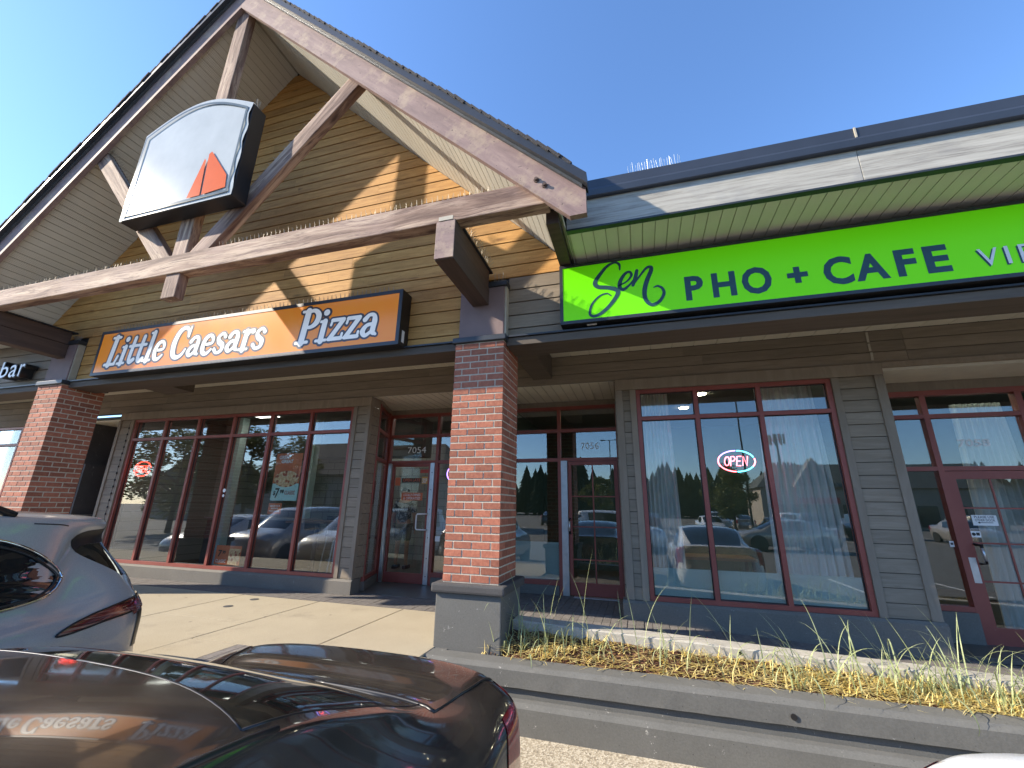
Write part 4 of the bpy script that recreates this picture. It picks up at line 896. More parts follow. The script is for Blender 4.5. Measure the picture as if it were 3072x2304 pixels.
# ------------------------------------------------------------------ posters and stickers on the glass
MT['poster_orange'] = plain('poster orange', (.56,.13,.045), .5, var=.08); MT['poster_mint'] = plain('poster mint', (.42,.62,.58), .5, var=.04); MT['ink'] = plain('black ink', (.012,.012,.014), .5); MT['red_ink'] = plain('red ink', (.42,.05,.03), .5)
t = NT('pepperoni pizza print'); v0 = t.coords((1,1,1), rnd=False); vo = t.n('ShaderNodeTexVoronoi'); vo.inputs['Scale'].default_value = 11.5; t.l(v0, vo.inputs['Vector'])
c = t.mix(t.ramp(vo.outputs['Distance'], [(.30, (1,1,1)), (.36, (0,0,0))]), t.ramp(t.noise(v0, 25, 3), [(.35, (.50,.25,.10)), (.65, (.70,.52,.30))]), (.30,.045,.02)); t.col(c).set(rough=.5); MT['pizza_print'] = t.m
def rect(name, x0, x1, z0, z1, y, mat, parent=None, skew=0): return MB().add([(x0,y,z0),(x1,y,z0),(x1+skew,y,z1),(x0+skew,y,z1),(x0,y+.002,z0),(x1,y+.002,z0),(x1+skew,y+.002,z1),(x0+skew,y+.002,z1)], [(0,1,2,3),(7,6,5,4),(0,4,5,1),(1,5,6,2),(2,6,7,3),(3,7,4,0)]).build(name, mat, parent)
yp = YS+.075
def disc(name, cx, cz, rx, rz_, y, mat, parent=None, n=28):
    mb = MB(); mb.add([(cx+rx*math.cos(2*math.pi*k/n), y, cz+rz_*math.sin(2*math.pi*k/n)) for k in range(n)], [tuple(range(n))]); return mb.build(name, mat, parent)
po = empty('pizza_poster', (-6.13,yp,.06), 'tall orange pizza poster with a 7.99 price in the pizza shop window', 'poster')
rect('sheet', -6.425, -5.84, .36, .90, yp, MT['poster_orange'], po); rect('price_panel', -6.42, -5.84, .06, .358, yp, MT['poster_mint'], po)
disc('pizza_picture', -6.13, .44, .275, .145, yp-.002, MT['pizza_print'], po)
text(po, 'GREAT', -6.36, yp-.003, .80, .085, MT['sign_white'], .003); text(po, 'GREAT', -6.30, yp-.003, .725, .085, MT['sign_white'], .003)
text(po, '$', -6.375, yp-.003, .16, .10, MT['ink'], .004); textfit(po, '7', -6.335, -6.235, yp-.003, .10, .28, MT['ink'], .02); text(po, '99', -6.225, yp-.003, .19, .085, MT['ink'], .004); textfit(po, 'CLASSIC', -6.12, -5.89, yp-.003, .165, .235, MT['red_ink'], .01)
fl = rect('small_flyer', -6.43, -6.14, -.17, .015, yp, MT['poster_orange']); tag(fl, 'small red orange flyer below the tall pizza poster', 'flyer')
for i, s in enumerate(('CREATE YOUR', 'FAVORITE', 'PIZZA ONLINE')): text(fl, s, -6.285, yp-.002, -.045-.043*i, .034, MT['sign_white'], .001, align='CENTER')
lp2 = empty('window_poster', (-7.15,yp,-1.05), 'low orange poster with pizza squares at the bottom of the window', 'poster')
rect('sheet', -7.44, -6.86, -1.05, -.73, yp, MT['poster_orange'], lp2); rect('pizza_picture', -7.13, -6.88, -1.045, -.78, yp-.002, MT['pizza_print'], lp2)
textfit(lp2, '7', -7.38, -7.29, yp-.003, -.92, -.81, MT['ink'], .02); text(lp2, '99', -7.28, yp-.003, -.87, .075, MT['ink'], .003); textfit(lp2, 'CLASSIC', -7.41, -7.17, yp-.003, -1.02, -.965, MT['sign_white'], .01)
gp = rect('great_poster', -5.72, -5.32, .03, .50, 7.9, plain('maroon poster', (.10,.018,.016), .6)); tag(gp, 'dark maroon poster reading GREAT inside the pizza shop', 'poster'); textfit(gp, 'GREAT', -5.70, -5.42, 7.895, .28, .36, MT['sign_white'], .01)
for z, r_, s in ((.23,.035,'round white sticker on a pizza window mullion'),(.135,.026,'small oval white sticker under the round one')):
    o = disc('window_sticker', -7.44, z, r_*1.0, r_, YS-.003, MT['white']); tag(o, s, 'sticker')
def sticker(label, x0, x1, z0, z1, y, mat, lines=(), tc=MT['sign_white'], size=.03):
    o = rect('door_sticker', x0, x1, z0, z1, y, mat); tag(o, label, 'sticker')
    n = len(lines)
    for i, s in enumerate(lines):
      if s.strip(): textfit(o, s, x0+(x1-x0)*.1, x1-(x1-x0)*.1, y-.002, z1-(z1-z0)*((i+1)*.9/n), z1-(z1-z0)*((i+.25)*.9/n), tc, .01)
    return o
yd_ = YD+.036
sticker('orange square sticker at the left of the pizza shop door', -4.56, -4.45, .38, .53, yd_, MT['poster_orange'])
o = rect('door_sticker', -4.42, -4.0, .435, .52, yd_, MT['dark_wall']); tag(o, 'OPEN LATE lettering across the pizza shop door', 'sticker'); textfit(o, 'OPEN LATE', -4.39, -4.02, yd_-.002, .455, .51, MT['poster_orange'], .02)
sticker('yellow orange square delivery sticker on the pizza shop door', -3.985, -3.865, .41, .545, yd_, plain('amber vinyl', (.55,.28,.05), .5), ('SKIP',))
sticker('orange LOCALLY OWNED sticker in the middle of the pizza shop door', -4.40, -3.95, .105, .245, yd_, MT['poster_orange'], ('LOCALLY OWNED','& OPERATED'))
sticker('red pill shaped sticker at the top of the pizza shop door', -4.03, -3.865, .615, .68, yd_, MT['red_ink'])
sticker('small white notice on the pane right of the pizza shop door', -3.64, -3.545, -.61, -.52, YD+.046, MT['white'])
y9 = Y8+.036
o = sticker('white PLEASE USE OTHER DOOR notice on the right edge door', 4.01, 4.26, -.13, -.005, y9, MT['white'], ('PLEASE USE','OTHER DOOR',' '), MT['outline'])
MB().box(4.075,4.21,y9-.003,y9-.001,-.098,-.092).add([(4.055,y9-.003,-.095),(4.08,y9-.003,-.108),(4.08,y9-.003,-.082)], [(0,1,2)]).build('arrow', MT['ink'], o)
o = sticker('small white camera notice on the right edge door', 3.955, 4.055, -.272, -.20, y9, MT['white']); disc('logo_dot', 3.985, -.235, .02, .02, y9-.002, MT['ink'], o); rect('print', 4.01, 4.045, -.25, -.215, y9-.002, MT['ink'], o)
o = sticker('small white square notice on the side glass at the right', 3.72, 3.765, -.395, -.325, Y8+.046, MT['white']); rect('print', 3.73, 3.755, -.37, -.345, Y8+.043, MT['ink'], o)
for i, (z0, z1) in enumerate(((2.15,2.29),(2.03,2.13),(1.90,2.01),(1.81,1.87))):
    o = rect('tape_strip', 3.0, 3.028, z0, z1, YS-.008, MT['pier_edge'], skew=random.uniform(-.006,.006)); tag(o, ('topmost','second','third','lowest')[i]+' of the four torn pale tape strips on the wall above the right pilaster', 'tape', 'torn tape strips')

# ------------------------------------------------------------------ bird spikes
MT['spike'] = plain('dull steel spikes', (.30,.27,.22), .5, .4); MT['spike_pale'] = plain('clear plastic spikes', (.62,.66,.66), .4)
def spikes(label, p0, p1, up, n, h, mat=MT['spike'], splay=.35, th=.0022):
    p0, p1, up = Vector(p0), Vector(p1), Vector(up).normalized(); d = (p1-p0); s = d.normalized().cross(up)
    mb = MB(); mb.tube([p0, p1], .006, 4)
    for k in range(n):
        p = p0+d*(k+.5)/n
        a = [-splay, 0, splay][k % 3]+random.uniform(-.06,.06)
        mb.tube([p, p+(up*math.cos(a)+s*math.sin(a)+d.normalized()*random.uniform(-.1,.1))*h*random.uniform(.9,1.08)], th, 3, caps=False)
    o = mb.build('bird_spike_strip', mat); tag(o, label, 'bird spikes', 'bird spike strips'); return o
spikes('bird spike strip along the top of the long tie beam', (-10.4,3.48,3.175), (-1.25,3.48,3.175), (0,0,1), 420, .105)
dv2 = Vector((2.44,0,2.61)).normalized(); un_ = Vector((-dv2.z,0,dv2.x))
a_ = Vector((-4.9,3.49,3.677)) + un_*.122; b_ = Vector((-3.5,3.49,5.175)) + un_*.122
spikes('bird spike strip on the upper edge of the right-hand strut', a_, b_, un_, 60, .10)
un2 = Vector((-un_.x,0,un_.z)); a2 = Vector((-8.2,3.49,5.495))+un2*.122; b2 = Vector((-7.2,3.49,4.43))+un2*.122
spikes('bird spike strip on the upper edge of the left-hand strut', a2, b2, un2, 44, .10)
spikes('bird spike strip on top of the orange pizza sign', (-8.4,4.42,2.75), (-3.0,4.42,2.75), (0,-.1,1), 230, .10)
spikes('bird spike strip at the right of the logo sign top', (-4.83,3.32,5.40), (-4.72,3.32,5.26), (.3,0,1), 9, .10)
spikes('clear bird spike strip standing on the right-hand gutter', (.10,3.83,3.418), (.64,3.83,3.418), (0,0,1), 22, .12, MT['spike_pale'], .12, .0024)
spikes('bird spike strip on the right-hand bracket beam', (-1.66,3.62,2.91), (-1.66,4.40,2.91), (.5,0,1), 60, .12)
spikes('bird spike strip on the brick column pier cap', (-1.60,4.47,2.725), (-1.44,4.47,2.725), (0,0,1), 10, .12)
spikes('bird spike strip on the left-hand pier cap', (-9.5,4.47,2.725), (-9.32,4.47,2.725), (0,0,1), 14, .10)
# string of small lights on the trim left of the pizza windows
sl_ = empty('string_lights', (-10.36,YS-.03,-1.1), 'string of small dark bulbs along the trim left of the pizza windows', 'string lights')
MB().tube([(-10.40+.012*math.sin(k*1.9),YS-.028,-1.1+2.75*k/40) for k in range(41)], .003, 4).build('wire', MT['black'], sl_)
bl = MB().lathe([(0,-.03),(.012,-.02),(.015,0),(.008,.018),(0,.02)], 8).mesh('bulb', MT['black'])
for k in range(20): inst('bulb', bl, Matrix.Translation((-10.388,YS-.038,-1.05+2.7*k/20)), sl_)
# ------------------------------------------------------------------ cars: half control nets (s from the rear, w from the centre line, h above ground)
def paint(name, c, metal=.0, dust=.25, rough=.22):
    t = NT(name); v0 = t.coords((1,1,1), rnd=False); n1 = t.noise(v0, 3, 5, .7); n2 = t.noise(v0, 160, 2)
    dirt = t.ramp(n1, [(.35, (.02,)*3), (.75, (dust,)*3)]); base = t.mix(.25, c, t.ramp(n2, [(.4, tuple(x*.8 for x in c)), (.6, tuple(min(1,x*1.25) for x in c))]))
    t.col(t.mix(dirt, base, (.22,.20,.17))).set(rough=rough, metal=metal, coat=1., coat_rough=.02)
    r_ = t.ramp(n1, [(.4, (.02,)*3), (.8, (.13,)*3)]); t.l(r_, t.b.inputs['Coat Roughness']); return t.m
PT = {'brown': paint('dark brown car paint', (.016,.0125,.011), .2, .20), 'silver': paint('warm silver car paint', (.40,.375,.345), .25, .10, .3), 'white': paint('white car paint', (.75,.75,.73), 0, .10, .35),
      'black': paint('black car paint', (.01,.01,.012), .1, .08), 'beige': paint('beige car paint', (.42,.38,.30), .4, .1, .3), 'red': paint('dark red car paint', (.20,.02,.02), .2, .1), 'blue': paint('navy car paint', (.02,.035,.08), .2, .1), 'grey': paint('grey car paint', (.12,.125,.13), .5, .1, .3)}
t = NT('dusty car glass'); v0 = t.coords((1,1,1), rnd=False); du = t.ramp(t.noise(v0, 2.2, 5, .7), [(.4, (.006,.008,.008)), (.8, (.045,.045,.036))]); t.col(du).set(rough=.06, coat=1., coat_rough=.015); MT['car_glass'] = t.m
MT['clear_car_glass'] = plain('dark car glass', (.008,.010,.011), .04, coat=1.)
t = NT('tail lamp red'); c = t.ramp(t.noise(t.coords((1,1,30), rnd=False), 2, 2), [(.4, (.16,.005,.006)), (.6, (.34,.012,.012))]); t.col(c).set(rough=.12, coat=1., coat_rough=.01); MT['lamp_red'] = t.m
t = NT('smoked tail lamp'); c = t.ramp(t.noise(t.coords((1,1.2,26), rnd=False), 1.6, 2), [(.42, (.03,.006,.006)), (.55, (.18,.02,.016)), (.64, (.30,.15,.10))]); t.col(c).set(rough=.15, coat=1., coat_rough=.01); MT['lamp_smoke'] = t.m
MT['tyre'] = plain('tyre rubber', (.018,.018,.019), .85); MT['rim'] = plain('alloy rim', (.42,.42,.43), .3, .8); MT['chrome'] = plain('chrome trim', (.62,.62,.62), .08, 1., var=.02); MT['trim'] = plain('black car trim', (.010,.010,.011), .35)
MT['lamp_clear'] = plain('headlamp glass', (.45,.46,.47), .1, .3, coat=1.)
def S(c, w, h, ds=None): return [(c[0]+(ds[i] if ds else 0), w[i], h[i]) for i in range(9)]
SEDAN = [
 S((.10,.24),[0,.36,.60,.70,.75,.79,.82,.83,.80],[.24]*9,[0,.01,.05,.1,.15,.21,.26,.3,.33]),
 S((.01,.42),[0,.38,.63,.74,.79,.83,.855,.85,.80],[.42,.42,.42,.42,.42,.42,.40,.34,.24],[0,.01,.05,.1,.15,.22,.28,.32,.34]),
 S((0,.60),[0,.40,.65,.76,.81,.845,.87,.86,.80],[.60,.60,.60,.60,.60,.58,.50,.36,.24],[0,.01,.05,.11,.16,.23,.30,.34,.36]),
 S((.05,.74),[0,.40,.64,.75,.81,.85,.875,.86,.80],[.74,.74,.74,.74,.74,.71,.55,.38,.24],[0,.01,.04,.09,.14,.2,.28,.34,.36]),
 S((.08,.92),[0,.40,.62,.74,.825,.866,.885,.86,.80],[.92,.92,.92,.92,.92,.84,.60,.38,.24],[0,.01,.03,.07,.13,.22,.30,.36,.38]),
 S((.03,1.095),[0,.38,.58,.695,.822,.868,.89,.86,.80],[1.095,1.092,1.085,1.075,1.028,.93,.62,.38,.24],[0,.012,.05,.11,.18,.25,.32,.36,.4]),
 S((.26,1.115),[0,.36,.55,.650,.825,.876,.893,.86,.80],[1.115,1.112,1.105,1.09,1.032,.93,.62,.38,.24],[0,.005,.02,.05,.12,.2,.25,.28,.3]),
 S((.47,1.10),[0,.34,.52,.60,.822,.882,.895,.86,.80],[1.10,1.097,1.09,1.085,1.03,.92,.62,.38,.24],[0,.01,.03,.06,.12,.2,.25,.28,.3]),
 S((.95,1.305),[0,.37,.585,.655,.80,.884,.897,.86,.80],[1.305,1.298,1.265,1.215,1.01,.90,.61,.38,.24],[0,.01,.03,.06,.10,.16,.2,.2,.2]),
 S((1.40,1.425),[0,.37,.605,.675,.775,.884,.897,.86,.80],[1.45,1.44,1.40,1.34,.965,.85,.60,.38,.24],[0,.01,.05,.10,.16,.16,.2,.2,.2]),
 S((2.15,1.455),[0,.37,.60,.67,.77,.885,.90,.86,.80],[1.48,1.47,1.43,1.36,.95,.845,.60,.38,.24]),
 S((2.80,1.39),[0,.37,.60,.67,.77,.885,.90,.86,.80],[1.41,1.40,1.365,1.31,.945,.84,.60,.38,.24],[0,-.02,-.06,-.1,0,0,0,0,0]),
 S((3.62,1.02),[0,.38,.62,.70,.79,.88,.895,.86,.80],[1.02,1.015,.995,.985,.94,.83,.60,.38,.24],[0,-.03,-.12,-.2,-.25,-.2,0,0,0]),
 S((4.15,.93),[0,.38,.60,.70,.79,.87,.885,.86,.80],[.93,.925,.905,.88,.84,.77,.58,.38,.24],[0,-.02,-.06,-.1,-.12,-.1,0,0,0]),
 S((4.58,.78),[0,.36,.56,.66,.74,.82,.85,.84,.79],[.78,.775,.76,.74,.71,.66,.52,.36,.24],[0,-.02,-.06,-.12,-.18,-.24,-.26,-.26,-.26]),
 S((4.70,.55),[0,.36,.56,.66,.73,.79,.82,.82,.78],[.55,.55,.55,.54,.53,.5,.44,.34,.24],[0,-.02,-.06,-.12,-.18,-.26,-.32,-.34,-.34]),
 S((4.60,.24),[0,.36,.56,.66,.72,.76,.78,.79,.77],[.24]*9,[0,-.02,-.06,-.1,-.15,-.22,-.26,-.28,-.28])]
SUV = [
 S((.12,.28),[0,.38,.62,.75,.80,.83,.84,.84,.80],[.28]*9,[0,.01,.04,.08,.12,.18,.22,.25,.28]),
 S((0,.50),[0,.38,.64,.78,.835,.87,.885,.875,.82],[.50,.50,.50,.50,.50,.50,.46,.38,.28],[0,.01,.05,.1,.15,.22,.28,.3,.32]),
 S((.02,.72),[0,.38,.64,.775,.835,.873,.89,.88,.82],[.72,.72,.72,.72,.72,.70,.6,.4,.28],[0,.01,.04,.09,.14,.2,.26,.28,.3]),
 S((.06,.99),[0,.36,.60,.745,.82,.878,.895,.88,.82],[.99,.99,.995,1.0,1.0,.92,.66,.39,.28],[0,.01,.03,.06,.10,.2,.28,.3,.3]),
 S((.12,1.20),[0,.36,.60,.70,.80,.878,.90,.88,.82],[1.20,1.205,1.22,1.25,1.13,.99,.66,.39,.28],[0,.01,.04,.16,.20,.27,.3,.3,.3]),
 S((.34,1.54),[0,.33,.53,.61,.765,.885,.905,.89,.82],[1.53,1.53,1.515,1.46,1.11,.97,.65,.37,.27],[0,.01,.05,.26,.32,.3,.3,.3,.3]),
 S((.38,1.70),[0,.35,.56,.63,.765,.89,.91,.90,.82],[1.695,1.692,1.68,1.60,1.11,.965,.64,.36,.26],[0,.01,.05,.30,.48,.5,.5,.5,.5]),
 S((.72,1.76),[0,.35,.56,.64,.765,.892,.915,.90,.82],[1.755,1.75,1.725,1.64,1.10,.955,.63,.35,.25],[0,.02,.06,.20,.3,.35,.4,.4,.4]),
 S((1.60,1.71),[0,.35,.55,.63,.76,.89,.915,.90,.82],[1.79,1.78,1.75,1.66,1.08,.93,.62,.35,.25]),
 S((2.60,1.675),[0,.35,.55,.63,.76,.89,.915,.90,.82],[1.75,1.74,1.71,1.61,1.06,.92,.62,.35,.25]),
 S((3.00,1.60),[0,.35,.56,.64,.765,.89,.915,.90,.82],[1.66,1.65,1.615,1.53,1.06,.92,.62,.35,.25],[0,-.02,-.06,-.1,0,0,0,0,0]),
 S((3.75,1.14),[0,.40,.64,.73,.80,.885,.91,.89,.82],[1.14,1.135,1.115,1.10,1.05,.91,.62,.35,.25],[0,-.03,-.12,-.2,-.25,-.2,0,0,0]),
 S((4.25,1.05),[0,.40,.62,.72,.80,.875,.90,.88,.82],[1.05,1.045,1.02,.99,.94,.85,.6,.35,.25],[0,-.02,-.06,-.1,-.12,-.1,0,0,0]),
 S((4.58,.90),[0,.38,.58,.68,.76,.83,.86,.85,.80],[.90,.895,.88,.86,.82,.74,.55,.35,.25],[0,-.02,-.06,-.12,-.18,-.24,-.26,-.26,-.26]),
 S((4.70,.60),[0,.38,.58,.68,.75,.80,.83,.83,.79],[.60,.60,.60,.59,.58,.54,.46,.35,.25],[0,-.02,-.06,-.12,-.18,-.26,-.32,-.34,-.34]),
 S((4.60,.26),[0,.38,.58,.68,.73,.77,.79,.80,.78],[.26]*9,[0,-.02,-.06,-.1,-.15,-.22,-.26,-.28,-.28])]
def cr(a, b, c, d, t_): return tuple(.5*(2*b[k]+(c[k]-a[k])*t_+(2*a[k]-5*b[k]+4*c[k]-d[k])*t_*t_+(3*b[k]-a[k]-3*c[k]+d[k])*t_**3) for k in range(3))
def dense(net, nu, nv):
    U, V = len(net), 9
    rows = []
    for r_ in net:                                    # along v, mirrored past the centre line
        P = [(r_[1][0],-r_[1][1],r_[1][2])] + list(r_) + [tuple(2*r_[8][k]-r_[7][k] for k in range(3))]
        out = [cr(P[j],P[j+1],P[j+2],P[j+3],q/nv) for j in range(V-1) for q in range(nv)]; out.append(r_[8]); rows.append(out)
    P = [tuple(2*a-b for a, b in zip(x, y)) for x, y in zip(rows[0], rows[1])]; Q = [tuple(2*a-b for a, b in zip(x, y)) for x, y in zip(rows[-1], rows[-2])]
    RR = [P]+rows+[Q]; G = []
    for i in range(U-1):
        for q in range(nu): G.append([cr(RR[i][j],RR[i+1][j],RR[i+2][j],RR[i+3][j],q/nu) for j in range(len(rows[0]))])
    G.append(rows[-1]); return G
class Car:
    def __init__(s, net, nu, nv): s.G = dense(net, nu, nv); s.nu, s.nv = nu, nv
    def P(s, i, j, side=1, off=0): a = s.G[i][j]; return (side*a[1], -a[0], a[2])
    def patch(s, cells, sides=(1,-1), off=0):
        mb = MB(); idx = {}; G = s.G
        def vid(i, j, sd):
            k = (i, j, sd if j else 0)
            if k not in idx:
                p = Vector(s.P(i, j, sd))
                if off: p = p + s.nrm(i, j, sd)*off
                idx[k] = len(mb.v); mb.v.append(tuple(p))
            return idx[k]
        for sd in sides:
            for i in range(len(G)-1):
                for j in range(len(G[0])-1):
                    if cells(i//s.nu, j//s.nv, i/s.nu, j/s.nv):
                        q = [vid(i,j,sd), vid(i+1,j,sd), vid(i+1,j+1,sd), vid(i,j+1,sd)]
                        mb.f.append(tuple(q if sd > 0 else q[::-1])); mb.mi.append(0)
        return mb
    def nrm(s, i, j, sd):
        G = s.G; i0, i1 = max(i-1,0), min(i+1,len(G)-1); j0, j1 = max(j-1,0), min(j+1,len(G[0])-1)
        a = Vector(s.P(i1,j,sd))-Vector(s.P(i0,j,sd)); b = Vector(s.P(i,j1,sd))-Vector(s.P(i,j0,sd)); n = a.cross(b)*sd
        if n.length < 1e-9: return Vector((0,0,1))
        n.normalize(); return n
    def side_pt(s, q, h, sd, off=.006):
        best = []
        for i, row in enumerate(s.G):
            for j in range(2*s.nv, len(row)):
                d = (row[j][0]-q)**2 + (row[j][2]-h)**2
                if d < .03: best.append((d, i, j))
        best.sort(); best = best[:4]; ws = sum(1/(b[0]+1e-5) for b in best); w = sum(s.G[b[1]][b[2]][1]/(b[0]+1e-5) for b in best)/ws
        return (sd*(w+off), -q, h)
    def side_patch(s, poly, sd, off=.006, rings=4):
        mb = MB(); n = len(poly); cx = sum(p[0] for p in poly)/n; cz = sum(p[1] for p in poly)/n
        for k in range(rings+1):
            f = 1-k/rings
            for p in poly: mb.v.append(s.side_pt(cx+(p[0]-cx)*f, cz+(p[1]-cz)*f, sd, off if k else off*.2))
        for k in range(rings):
            for i in range(n): a = k*n+i; b = k*n+(i+1) % n; mb.f.append((a,b,b+n,a+n) if sd < 0 else (a,a+n,b+n,b)); mb.mi.append(0)
        return mb
def smooth_poly(pts, n=6):
    P = [Vector(p) for p in pts]; m = len(P); out = []
    for i in range(m):
        a, b, c, d = P[i-1], P[i], P[(i+1) % m], P[(i+2) % m]
        for k in range(n):
            t_ = k/n; out.append(tuple(.5*((2*b)+(c-a)*t_+(2*a-5*b+4*c-d)*t_*t_+(3*b-a-3*c+d)*t_**3)))
    return out
wheel_t = MB().lathe([(.21,-.10),(.30,-.105),(.33,-.085),(.335,0),(.33,.085),(.30,.105),(.21,.10)], 24).mesh('tyre', MT['tyre'])
wr = MB().lathe([(.0,.05),(.06,.07),(.19,.075),(.215,.10),(.215,-.09),(0,-.09)], 20)
wheel_r = wr.mesh('rim', MT['rim'])
MT['arch'] = MT['trim']
def build_car(name, net, kind, label, cat, M4, pt, n=2, hero=False, group=None):
    root = bpy.data.objects.new(name, None); put(root, None, M4); tag(root, label, cat, group)
    C = Car(net, n, n)
    def part(nm, mb, mat, smooth=True):
        o = mb.build(nm, mat, root, smooth=smooth, world=M4); return o
    sed = kind == 'sedan'
    if sed:
        isg = lambda i, j, u, v: 7 <= i < 9 and j < 2
        isw = lambda i, j, u, v: i == 11 and j < 2
        iss = lambda i, j, u, v: 9 <= i < 11 and j == 3
        isl = lambda i, j, u, v: (3 <= i < 5 and 3 <= j < 6) or (i in (4,5) and 4 <= v < 5.3 and u < 5.9)
        ish = lambda i, j, u, v: i == 13 and 2 <= j < 4
        lid = lambda i, j, u, v: 5 <= i < 7 and j < 3
    else:
        isg = lambda i, j, u, v: i == 4 and j < 3
        isw = lambda i, j, u, v: i == 10 and j < 2
        iss = lambda i, j, u, v: False if hero else (7 <= i < 10 and j == 3)
        isl = lambda i, j, u, v: (not hero) and i == 3 and 2 <= j < 5
        ish = lambda i, j, u, v: i == 12 and 2 <= j < 4
        lid = lambda i, j, u, v: False
    allp = (isg, isw, iss, isl, ish, lid)
    body = part('body', C.patch(lambda *a: not any(f(*a) for f in allp)), PT[pt]); body.material_slots[0].link = 'OBJECT'; body.material_slots[0].material = PT[pt]
    part('rear_window', C.patch(isg), MT['car_glass'] if hero else MT['clear_car_glass']); part('windshield', C.patch(isw), MT['clear_car_glass'])
    if sed:
        l_ = part('boot_lid', C.patch(lid), PT[pt]); l_.material_slots[0].link = 'OBJECT'; l_.material_slots[0].material = PT[pt]
    for sd in (1,-1):
        if iss(9,3,0,0): part('side_window', C.patch(iss, (sd,)), MT['clear_car_glass'])
        if sed or not hero: part('tail_lamp', C.patch(isl, (sd,), .004), MT['lamp_red'])
        part('headlamp', C.patch(ish, (sd,), .004), MT['lamp_clear'])
        for s_ in (.95, 3.72):
            Mw = M4 @ Matrix.Translation((sd*.80,-s_,.335)) @ Matrix.Rotation(R(90)*sd,4,'Y')
            w = inst('wheel', wheel_t, Mw, root); inst('rim', wheel_r, Mw, w)
            ar = MB().lathe([(.345,-.02),(.40,-.02),(.40,.0),(.345,.0)], 26, Matrix.Translation((sd*.895,-s_,.345)) @ Matrix.Rotation(R(90),4,'Y')); part('wheel_arch', ar, MT['trim'])
    if hero and sed:
        G = C.G; nn = n
        for sd in (1,-1):
            def cv(pts, off=.001): return [tuple(Vector(C.P(i,j,sd))+C.nrm(i,j,sd)*off) for i, j in pts]
            part('panel_gap', MB().tube(cv([(i,3*nn) for i in range(5*nn,7*nn+1)]), .0045, 6), MT['trim'])
            part('panel_gap', MB().tube(cv([(7*nn,j) for j in range(0,3*nn+1)], -.002), .009, 6), MT['trim'])
            part('drip_rail', MB().tube(cv([(i,int(2.35*nn)) for i in range(9*nn-1,12*nn)], -.001), .008, 6), MT['trim'])
            part('window_seal', MB().tube(cv([(i,2*nn) for i in range(7*nn,9*nn+1)], -.002), .0045, 6), MT['trim'])
            part('window_seal', MB().tube(cv([(9*nn,j) for j in range(0,2*nn+1)], -.0025), .0045, 6), MT['trim'])
        part('roof_antenna', MB().add([(-.03,-1.55,1.43),(.03,-1.55,1.43),(.02,-1.75,1.445),(-.02,-1.75,1.445),(0,-1.53,1.49)], [(0,1,4),(1,2,4),(2,3,4),(3,0,4)]), PT[pt]) if False else None
    if hero and not sed:
        for sd in (1,-1):
            win = smooth_poly([(.685,1.285),(.74,1.375),(.95,1.525),(1.25,1.60),(2.0,1.61),(2.9,1.52),(3.1,1.32),(2.9,1.12),(2.0,1.105),(1.25,1.115),(.95,1.135),(.76,1.185)], 5)
            part('side_window', C.side_patch(win, sd, .008, 5), MT['clear_car_glass'])
            part('chrome_trim', MB().tube([C.side_pt(p[0],p[1],sd,.006) for p in win+win[:1]], .011, 6), MT['chrome'])
            win2 = [(.685+(p[0]-.685)*.97+.035, 1.30+(p[1]-1.30)*.88) for p in win]
            part('window_rubber', MB().tube([C.side_pt(p[0],p[1],sd,.008) for p in win2+win2[:1]], .009, 6), MT['trim'])
            lamp = smooth_poly([(.73,.935),(.60,1.00),(.40,1.055),(.16,1.095),(.11,1.04),(.18,1.0),(.42,.965),(.66,.925)], 5)
            part('tail_lamp', C.side_patch(lamp, sd, .010, 4), MT['lamp_smoke'])
            lb = C.patch(lambda i, j, u, v: i == 3 and u < 3.4 and v >= 2.2 and v < 4.6, (sd,), .012); part('tail_lamp', lb, MT['lamp_smoke'])
            part('lamp_edge', MB().tube([C.side_pt(p[0],p[1],sd,.008) for p in lamp+lamp[:1]], .007, 5), MT['trim'])
            part('corner_trim', C.patch(lambda i, j, u, v: i == 2 and v >= 3.1 and v < 4.3, (sd,), .006), MT['trim'])
            part('roof_rail', MB().tube([(sd*.585,-1.0,1.735),(sd*.585,-1.12,1.785),(sd*.585,-1.3,1.80),(sd*.585,-2.4,1.80),(sd*.585,-2.75,1.73)], .026, 8), MT['trim'])
            part('spoiler_side', C.patch(lambda i, j, u, v: i == 5 and u < 5.5 and v >= 1.2 and v < 3., (sd,), .003), MT['trim'])
            part('panel_gap', MB().tube([tuple(Vector(C.P(i,int(2.9*n),sd))) for i in range(int(6.3*n),int(7.2*n))], .005, 5), MT['trim'])
        part('rear_wiper', MB().tube([(.0,-.10,1.13),(.25,-.13,1.17),(.5,-.18,1.19)], .012, 6), MT['trim'])
    return root
def CM(x, y, rz=0): return Matrix.Translation((x,y,ZL)) @ Matrix.Rotation(rz,4,'Z')
sedan = build_car('parked_sedan', SEDAN, 'sedan', 'dark brown saloon car parked in the foreground at the lower left', 'car', CM(-1.41,2.27), 'brown', 7, True, 'cars parked along the shops')
suv = build_car('parked_suv', SUV, 'suv', 'silver estate car with smoked tail lamp at the left edge', 'car', CM(-4.89,3.02), 'silver', 7, True, 'cars parked along the shops')
whitec = build_car('parked_sedan', SEDAN, 'sedan', 'white saloon car just showing at the lower right corner', 'car', CM(1.57,2.11), 'white', 4, False, 'cars parked along the shops')
